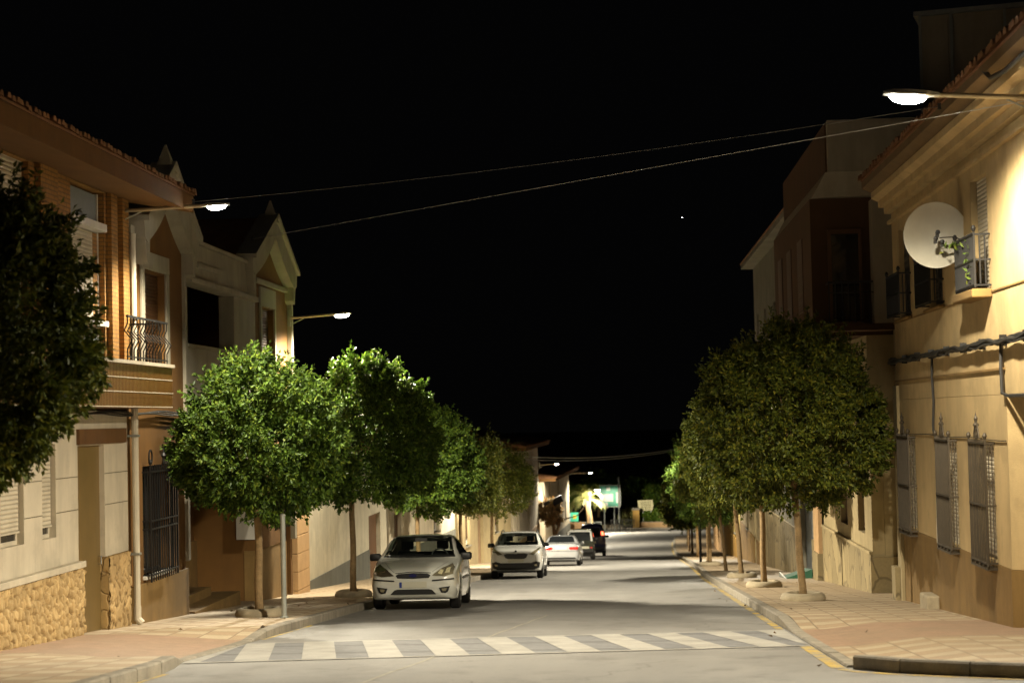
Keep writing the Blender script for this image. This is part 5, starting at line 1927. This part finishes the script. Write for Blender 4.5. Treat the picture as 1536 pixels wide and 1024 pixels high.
# small dark off-roader with a white roof, seen from behind
st = [
    (.0, .44, .62, .62, .70, .90, .70, 1.42, .58, 1.50),
    (.05, .40, .68, .62, .74, .95, .74, 1.52, .63, 1.585),
    (.3, .38, .70, .62, .75, .97, .75, 1.56, .645, 1.63),
    (1.2, .36, .70, .62, .75, .97, .75, 1.58, .65, 1.66),
    (1.75, .36, .70, .62, .75, .97, .75, 1.55, .64, 1.62),
    (2.05, .36, .70, .62, .75, .97, .74, 1.2, .66, 1.24),
    (2.25, .36, .70, .62, .75, .95, .74, 1.02, .62, 1.05),
    (3.1, .38, .68, .62, .74, .92, .70, .97, .58, .99),
    (3.4, .44, .62, .6, .68, .84, .64, .9, .5, .91)]
c = Car('parked_car', 'small dark off-roader with white pillars seen from behind', 'car', (-2.62, 97., gz(97)), 0, st, 'car_g', (.62, 2.7), .35, .2, .66)
pitch(c, 97)
rt_ = c.panel('white_roof', [(-.60, 1.50), (.60, 1.50), (.56, 1.58), (.3, 1.615), (-.3, 1.615), (-.56, 1.58)], 'r', 'car_w2', .012)
c.both('roof_pillar', [(.60, 1.0), (.70, 1.0), (.625, 1.52), (.56, 1.52)], 'r', 'car_w2', .012)
c.panel('rear_window', [(-.57, 1.04), (.57, 1.04), (.53, 1.47), (-.53, 1.47)], 'r', 'glass', .01)
c.both('tail_light', [(.56, .62), (.68, .62), (.68, .70), (.56, .70)], 'r', 'redlamp', .014)
c.panel('number_plate', rpoly(.02, .5, .60, .72, .006), 'r', 'plate', .014)
c.panel('tailgate_seam', [(-.55, .985), (.55, .985), (.55, 1.0), (-.55, 1.0)], 'r', 'blackp', .006)
ob('bumper', MB().box(-.72, .72, -.09, .02, .40, .54), M['blackp'], c.t, local=True, bevel=.02)
c.both('side_window', [(.25, 1.05), (1.85, 1.05), (1.7, 1.48), (.3, 1.48)], '+', 'glass', .008)
c.mirror(.72, 1.95, 1.1)

# dark blue van further down with its lights on
st = [
    (.0, .40, .66, .62, .76, 1.05, .76, 1.72, .55, 1.84),
    (.06, .33, .74, .62, .82, 1.05, .82, 1.82, .60, 1.95),
    (.4, .28, .78, .62, .84, 1.05, .84, 1.86, .64, 2.02),
    (1.8, .26, .78, .62, .84, 1.05, .84, 1.86, .66, 2.03),
    (2.7, .26, .78, .62, .84, 1.03, .83, 1.80, .64, 1.94),
    (3.2, .26, .78, .62, .84, 1.02, .82, 1.3, .68, 1.34),
    (3.6, .28, .77, .6, .82, .95, .78, 1.02, .64, 1.04),
    (4.0, .34, .68, .58, .74, .8, .68, .86, .52, .88)]
c = Car('parked_car', 'dark blue van with lit rear lights, farthest of the parked vehicles', 'van', (-2.25, 111., gz(111)), 0, st, 'car_b', (.8, 3.25), .33, .2, .72)
pitch(c, 111)
c.panel('rear_window', [(-.56, 1.18), (.56, 1.18), (.50, 1.72), (-.50, 1.72)], 'r', 'glass', .01)
c.both('tail_light', [(.60, 1.28), (.76, 1.28), (.70, 1.5), (.58, 1.5)], 'r', 'redlit', .014)
c.panel('reversing_light', [(-.40, 1.34), (-.22, 1.34), (-.22, 1.43), (-.40, 1.43)], 'r', 'whitelit', .016)
c.panel('number_plate', rpoly(-.26, .26, .80, .91, .006), 'r', 'plate', .014)
c.panel('bumper_trim', [(-.78, .36), (.78, .36), (.80, .56), (-.80, .56)], 'r', 'blackp', .012)
c.both('side_window', [(.5, 1.15), (2.9, 1.15), (2.6, 1.68), (.5, 1.7)], '+', 'glass', .008)
c.mirror(.8, 3.0, 1.2)

# ------------------------------------------------------------------ the junction at the bottom of the street
zj = gz(204)
kerb_stones('far_kerb', [(14., 201.5), (3., 203.), (-6., 205.5), (-16, 206)], lambda x, y: .16, M['kerb'], -1, .2, 1.5)
t = thing('low_wall', 'low tan wall along the far edge of the junction under the hedge', 'wall', (3., 206., zj))
m = MB()
fr = fline(-7, 207.2, 12, 204.4)
ob('wall', MB(fr).box(8.2, 19., 0, .3, zj - .3, zj + .62), M['peach'], t)
ob('coping', MB(fr).box(8.15, 19.05, -.04, .34, zj + .62, zj + .7), M['ring'], t)
t = thing('gate_pillar', 'ochre pillar with a pale cap between the two notice boards', 'pillar', (1., 205.2, zj))
ob('shaft', MB().box(.55, 1.3, 204.9, 205.4, zj - .3, zj + 2.05), M['pillar'], t, bevel=.02)
ob('cap', MB().box(.47, 1.38, 204.82, 205.48, zj + 2.05, zj + 2.3), M['white_d'], t, bevel=.03)
# green information board
zs = gz(203)
t = thing('information_board', 'large green and white board on two posts beside the palm', 'board', (-2., 201.5, zs))
ob('panel', MB().box(-3.05, -.85, 201.45, 201.55, -8.78, -6.5), M['sgreen'], t)
ob('frame', MB().box(-3.12, -.78, 201.43, 201.57, -8.86, -8.785).box(-3.12, -.78, 201.43, 201.57, -6.495, -6.42).box(-3.12, -3.055, 201.43, 201.57, -8.785, -6.495).box(-.845, -.78, 201.43, 201.57, -8.785, -6.495), M['swhite'], t)
m = MB().box(-2.98, -1.6, 201.43, 201.448, -8.25, -7.4).box(-2.98, -2.2, 201.43, 201.448, -8.72, -8.36).box(-1.25, -.98, 201.43, 201.448, -8.4, -7.2).box(-2.3, -1.9, 201.43, 201.448, -7.0, -6.65)
ob('printed_area', m, M['swhite'], t)
for x in (-2.6, -1.5):
    ob('leg', MB().tube([(x, 201.6, zs - .3), (x, 201.6, -8.6)], .06, 8), M['galv'], t)
t = thing('flag_pole', 'tall grey pole standing against the right edge of the green board', 'pole', (-.95, 201.2, zs))
ob('pole', MB().tube([(-.97, 201.2, zs - .2), (-.97, 201.2, -5.7)], .09, 8), M['galv'], t)
ob('cap', MB().lathe([(.0, .2), (.12, .1), (.12, 0), (.09, -.05)], (-.97, 201.2, -5.7), 8), M['galv'], t)
t = thing('notice_board', 'cream notice board with rows of dark print on two posts', 'board', (1.95, 206., zj))
ob('panel', MB().prism([(1.15, -8.4), (2.85, -8.36), (2.92, -9.0), (2.78, -9.55), (1.55, -9.58), (1.2, -9.1)], 'v', 206.0, 206.08), M['scream'], t)
m = MB()
rr = random.Random(4)
for k in range(5):
    z = -8.58 - .2 * k
    x = 1.4 + .05 * k
    while x < 2.65:
        wv = rr.uniform(.08, .3)
        m.box(x, min(x + wv, 2.68), 205.985, 205.998, z - .05, z + .04)
        x += wv + .06
ob('print', m, M['sdark'], t)
for x in (1.75, 2.65):
    ob('leg', MB().tube([(x, 206.1, zj - .2), (x, 206.1, -9.4)], .06, 8), M['galv'], t)
# pharmacy style sign by the white house
t = thing('shop_sign', 'square green and pale blue sign with a yellow flower on the fence', 'sign', (-4.4, 149., gz(149)))
ob('panel', MB().box(-4.7, -4.08, 148.95, 149.03, -7.28, -6.55), M['sgreen'], t)
ob('side_panel', MB().box(-5.05, -4.72, 148.95, 149.03, -7.25, -6.6), M['sblue'], t)
m = MB()
pts = []
for k in range(12):
    a = 2 * math.pi * k / 12
    r0 = .23 if k % 2 == 0 else .12
    pts.append((-4.39 + r0 * math.cos(a), -6.9 + r0 * math.sin(a)))
m.prism(pts, 'v', 148.925, 148.948)
ob('flower', m, M['syellow'], t)
ob('post', MB().tube([(-4.9, 149.1, gz(149) - .1), (-4.9, 149.1, -6.6)], .05, 8), M['galv'], t)
t = thing('plank_fence', 'brown vertical plank fence below the flower sign', 'fence', (-4.4, 150., gz(150)))
m = MB()
for k in range(11):
    x = -5.1 + .14 * k
    m.box(x, x + .125, 150., 150.05, gz(150) - .3, -7.45 + .04 * (k % 3))
ob('planks', m, M['fence_b'], t)
ob('rail', MB().box(-5.1, -3.56, 150.052, 150.1, -8.2, -8.1).box(-5.1, -3.56, 150.052, 150.1, -8.9, -8.8), M['wood'], t)
# railing along the far kerb
t = thing('guard_rail', 'pale horizontal guard rail behind the blue van', 'railing', (-5, 199, gz(199)))
m = MB().tube([(-9., 199., gz(199) + 1.05), (-2.9, 199., gz(199) + 1.05)], .05, 6).tube([(-9., 199., gz(199) + .55), (-2.9, 199., gz(199) + .55)], .04, 6)
ob('bar', m, M['galv'], t)
for x in (-8.9, -6.9, -4.9, -2.95):
    ob('post', MB().tube([(x, 199., gz(199) - .2), (x, 199., gz(199) + 1.05)], .045, 6), M['galv'], t)
t = thing('iron_railing', 'dark iron railing with crossed bars at the foot of the green board', 'railing', (-1., 201, gz(201)))
m = MB()
for k in range(9):
    x = -1.9 + .32 * k
    m.box(x, x + .05, 200.0, 200.05, gz(200) - .2, gz(200) + 1.2)
    if k < 8:
        m.tube([(x, 200.02, gz(200) + .1), (x + .32, 200.02, gz(200) + 1.1)], .02, 5)
m.box(-1.95, .75, 199.99, 200.06, gz(200) + 1.2, gz(200) + 1.27).box(-1.95, .75, 199.99, 200.06, gz(200) + .6, gz(200) + .65)
ob('bars', m, M['iron'], t, weld=False)
t = thing('white_wall', 'pale low wall glimpsed between the hedge and the trees', 'wall', (0, 226, gz(226)))
ob('wall', MB().box(-3, 8., 226, 226.3, gz(226) - .3, gz(226) + 1.9), M['far_w'], t)
ob('coping', MB().box(-3.05, 8.05, 225.95, 226.35, gz(226) + 1.9, gz(226) + 2.), M['ring'], t)

# hedge, palm, park trees
def bush(name, label, cat, x, y, z, R, seed, mat='leaf_f', group=None, n=(380, 14, .26, .12, 1500)):
    t = thing(name, label, cat, (x, y, z), group=group)
    v, f = crown_np(seed, R, *n)
    me = np_mesh('foliage', v, f)
    me.materials.append(M[mat])
    o = bpy.data.objects.new('foliage', me)
    COL.objects.link(o)
    o.parent = t
    o.location = (0, 0, R[2] * .75)
    ob('stem', MB().tube([(0, 0, -.2), (0, 0, R[2] * .7)], [.08, .04], 6), M['bark'], t, local=True)
    return t


bush('hedge', 'clipped green hedge on the low wall right of the ochre pillar', 'hedge', 3.2, 206.4, zj + .55, (2.2, .7, .85), 61)
bush('shrub', 'round yellow green shrub left of the ochre pillar', 'shrub', -.1, 206.6, zj + .4, (.85, .7, .9), 62, 'palm')
t = thing('palm_tree', 'palm with pale arching fronds left of the green board', 'palm tree', (-4.2, 193., gz(193)))
m = MB()
n = 9
m.tube([(.12 * math.sin(k * .5), 0, 3.5 * k / n - .1) for k in range(n + 1)], [.42 - .14 * k / n for k in range(n + 1)], 10)
ob('trunk', m, M['bark'], t, local=True)
rr = np.random.default_rng(8)
vs, fs = [], []
for k in range(46):
    a = rr.uniform(0, 6.28)
    el = rr.uniform(-.2, 1.35)
    Lf = rr.uniform(1.7, 2.5)
    d0 = np.array([math.cos(a) * math.cos(el), math.sin(a) * math.cos(el), math.sin(el)])
    p = np.array([-.1, 0, 3.55])
    prev = None
    for s in range(15):
        tt = s / 14
        dd = d0 + np.array([0, 0, -1.5 * tt * tt])
        dd /= np.linalg.norm(dd)
        p = p + dd * Lf / 14
        sd = np.cross(dd, [0, 0, 1.])
        sd /= np.linalg.norm(sd) + 1e-6
        for sg in (-1, 1):
            for j in range(2):
                q = p + dd * .05 * j
                ln = .42 * (1 - abs(tt - .45) * 1.3) + .08
                tip = q + sd * sg * ln + dd * .22 + np.array([0, 0, -.10 - .15 * tt])
                o_ = len(vs)
                vs += [tuple(q), tuple(q + dd * .05), tuple(tip)]
                fs.append((o_, o_ + 1, o_ + 2))
me = np_mesh('fronds', np.array(vs), np.array(fs))
me.materials.append(M['palm'])
o = bpy.data.objects.new('fronds', me)
COL.objects.link(o)
o.parent = t
park = [(-9., 214., 5.5, 3.6, 'dark park tree left behind the palm'), (-3.6, 219., 6.5, 3.8, 'tall dark tree behind the palm and green board'), (1.2, 214., 5.6, 2.8, 'leafy park tree just right of the green board'),
        (5.0, 222., 7.4, 3.8, 'dark park tree behind the cream notice board'), (9.5, 216., 6.2, 3.4, 'dark park tree right of the cream notice board'), (14., 222., 7., 4., 'park tree half hidden by the right street trees')]
for k, (x, y, hh, rr_, lab) in enumerate(park):
    z = gz(y)
    t = thing('park_tree', lab, 'tree', (x, y, z), group='park trees beyond the junction')
    ob('trunk', trunk_mb(hh * .45, .2, .14, (.2, 0), 7, rr_ * .7, k, 2.), M['bark'], t, local=True, smooth=True)
    v, f = crown_np(70 + k, (rr_, rr_ * .9, hh * .36), 700, 14, .34, .17, 2500)
    me = np_mesh('crown', v, f)
    me.materials.append(M['leaf_f'])
    o = bpy.data.objects.new('crown', me)
    COL.objects.link(o)
    o.parent = t
    o.location = (0, 0, hh * .62)

# pollarded tree with a dark mounted box before the white end house
t = thing('forked_tree', 'small forked tree before the white house, bearing a tan bushy head', 'tree', (-4.75, 116., gz(116) + .14))
m = MB().tube([(.0, 0, -.1), (.02, 0, 1.2), (-.05, 0, 2.2)], [.14, .12, .1], 8).tube([(.02, 0, 1.0), (.35, 0, 1.9), (.3, 0, 2.9), (.5, 0, 3.5)], [.1, .09, .07, .04], 8)
m.tube([(.3, 0, 2.1), (.9, .1, 2.25), (1.5, .1, 2.4), (2.2, .2, 3.2)], [.05, .045, .04, .02], 6).tube([(-.05, 0, 2.1), (-.5, 0, 2.7), (-.7, 0, 4.4)], [.08, .05, .02], 6)
ob('trunk', m, M['bark'], t, local=True)
v, f = crown_np(90, (.85, .7, .75), 220, 14, .2, .09, 900)
me = np_mesh('crown', v, f)
me.materials.append(leaf_mat('dry_leaves', (.26, .18, .08), (.42, .30, .14)))
o = bpy.data.objects.new('crown', me)
COL.objects.link(o)
o.parent = t
o.location = (-.35, 0, 2.55)
t = thing('signal_head', 'dark tilted box fixed on the branches of the small forked tree', 'box', (-4.55, 115.8, gz(116) + 3.55))
ob('box', MB(lambda u, v, z: (u * .9 - z * .42, v, z * .9 + u * .42)).box(-.3, .4, -.2, .2, -.25, .2), M['blackp'], t, local=True, bevel=.04)
ob('visor', MB(lambda u, v, z: (u * .9 - z * .42, v, z * .9 + u * .42)).box(-.85, -.34, -.2, .2, .0, .22), M['blackp'], t, local=True, bevel=.04)

# a parked car beyond the hedge, just a hint of blue
st2 = [(.0, .3, .6, .5, .75, .75, .72, .85, .5, .9), (.2, .22, .78, .5, .85, .85, .8, .92, .6, .95), (1.1, .2, .8, .5, .86, .92, .82, 1.0, .66, 1.03), (1.9, .2, .8, .5, .86, .95, .82, 1.38, .6, 1.43),
       (3.0, .2, .8, .5, .86, .96, .82, 1.38, .58, 1.43), (3.8, .25, .78, .5, .84, .95, .78, 1.0, .62, 1.05), (4.1, .34, .6, .5, .7, .8, .66, .86, .5, .88)]
c = Car('parked_car', 'blue car half hidden beyond the shrub and hedge', 'car', (1.6, 218., gz(218) + .9), 1.45, st2, 'car_b', (.8, 3.3), .31, .2, .74, sub=3)
c.both('side_window', [(1.5, 1.0), (3.4, 1.0), (3.1, 1.3), (1.9, 1.3)], '+', 'glass', .01)
ob('headlight', MB().box(.4, .7, -.02, .1, .62, .78), M['lampglass'], c.t, local=True)
t = thing('garden_bank', 'raised planted bank behind the low wall at the junction', 'bank', (2, 218, gz(218)))
ob('earth', MB().hexa([(-14, 207.6, gz(208) - .3), (20, 207.6, gz(208) - .3), (20, 225, gz(225) - .3), (-14, 225, gz(225) - .3)], [(-14, 208.5, gz(208) + .4), (20, 208.5, gz(208) + .4), (20, 225, gz(225) + .9), (-14, 225, gz(225) + .9)]), M['ground'], t)
ob('edging', MB().box(-14, -.5, 207.3, 207.5, gz(207) - .2, gz(207) + .35), M['ring'], t)

# the one star in the sky
star = ob('star', MB().lathe([(.0, -.1), (.07, -.07), (.1, 0), (.07, .07), (.0, .1)], (0, 0, 0), 10), M['star'])
star.location = (30.5, 895., 98.0)
tag(star, 'tiny bright star in the black sky above the street', 'star')

# ------------------------------------------------------------------ sky, camera, output
w = bpy.data.worlds.new('World')
sc.world = w
w.use_nodes = True
nt = w.node_tree
bg = nt.nodes['Background']
sky = nt.nodes.new('ShaderNodeTexSky')
sky.sky_type = 'NISHITA'
sky.sun_disc = False
sky.sun_elevation = math.radians(-6)
sky.sun_rotation = math.radians(180)
hs = nt.nodes.new('ShaderNodeHueSaturation')
hs.inputs['Saturation'].default_value = .2
nt.links.new(sky.outputs[0], hs.inputs['Color'])
nt.links.new(mixc(nt, 1., hs.outputs[0], (.02, .02, .021), 'ADD'), bg.inputs[0])
bg.inputs[1].default_value = .05

cam = bpy.data.cameras.new('Camera')
co = bpy.data.objects.new('Camera', cam)
COL.objects.link(co)
Fp = 2700.
Yc = Vector(((938 - 768) / Fp, -(620 - 512) / Fp, 1.)).normalized()      # world Y seen by the camera (right, up, forward)
Z0 = Vector((-.025, 1., 0.))
Zc = (Z0 - Yc * Z0.dot(Yc)).normalized()
Xc = -Yc.cross(Zc)
if Xc.x < 0:
    Xc = -Xc
R = Matrix(((Xc.x, Xc.y, -Xc.z), (Yc.x, Yc.y, -Yc.z), (Zc.x, Zc.y, -Zc.z)))
co.matrix_world = Matrix.Translation((0, 0, 1.5)) @ R.to_4x4()
cam.sensor_width = 36
cam.lens = 36 * Fp / 1536
cam.clip_end = 3000
cam.clip_start = .1
cam.dof.use_dof = True
cam.dof.focus_distance = 33
cam.dof.aperture_fstop = 1.8
sc.camera = co

sc.view_settings.view_transform = 'Standard'
sc.view_settings.look = 'None'
sc.view_settings.exposure = 0
sc.view_settings.gamma = 1
sc.cycles.use_denoising = True
sc.cycles.max_bounces = 6
sc.cycles.diffuse_bounces = 2
sc.cycles.sample_clamp_indirect = 4
sc.cycles.use_light_tree = True
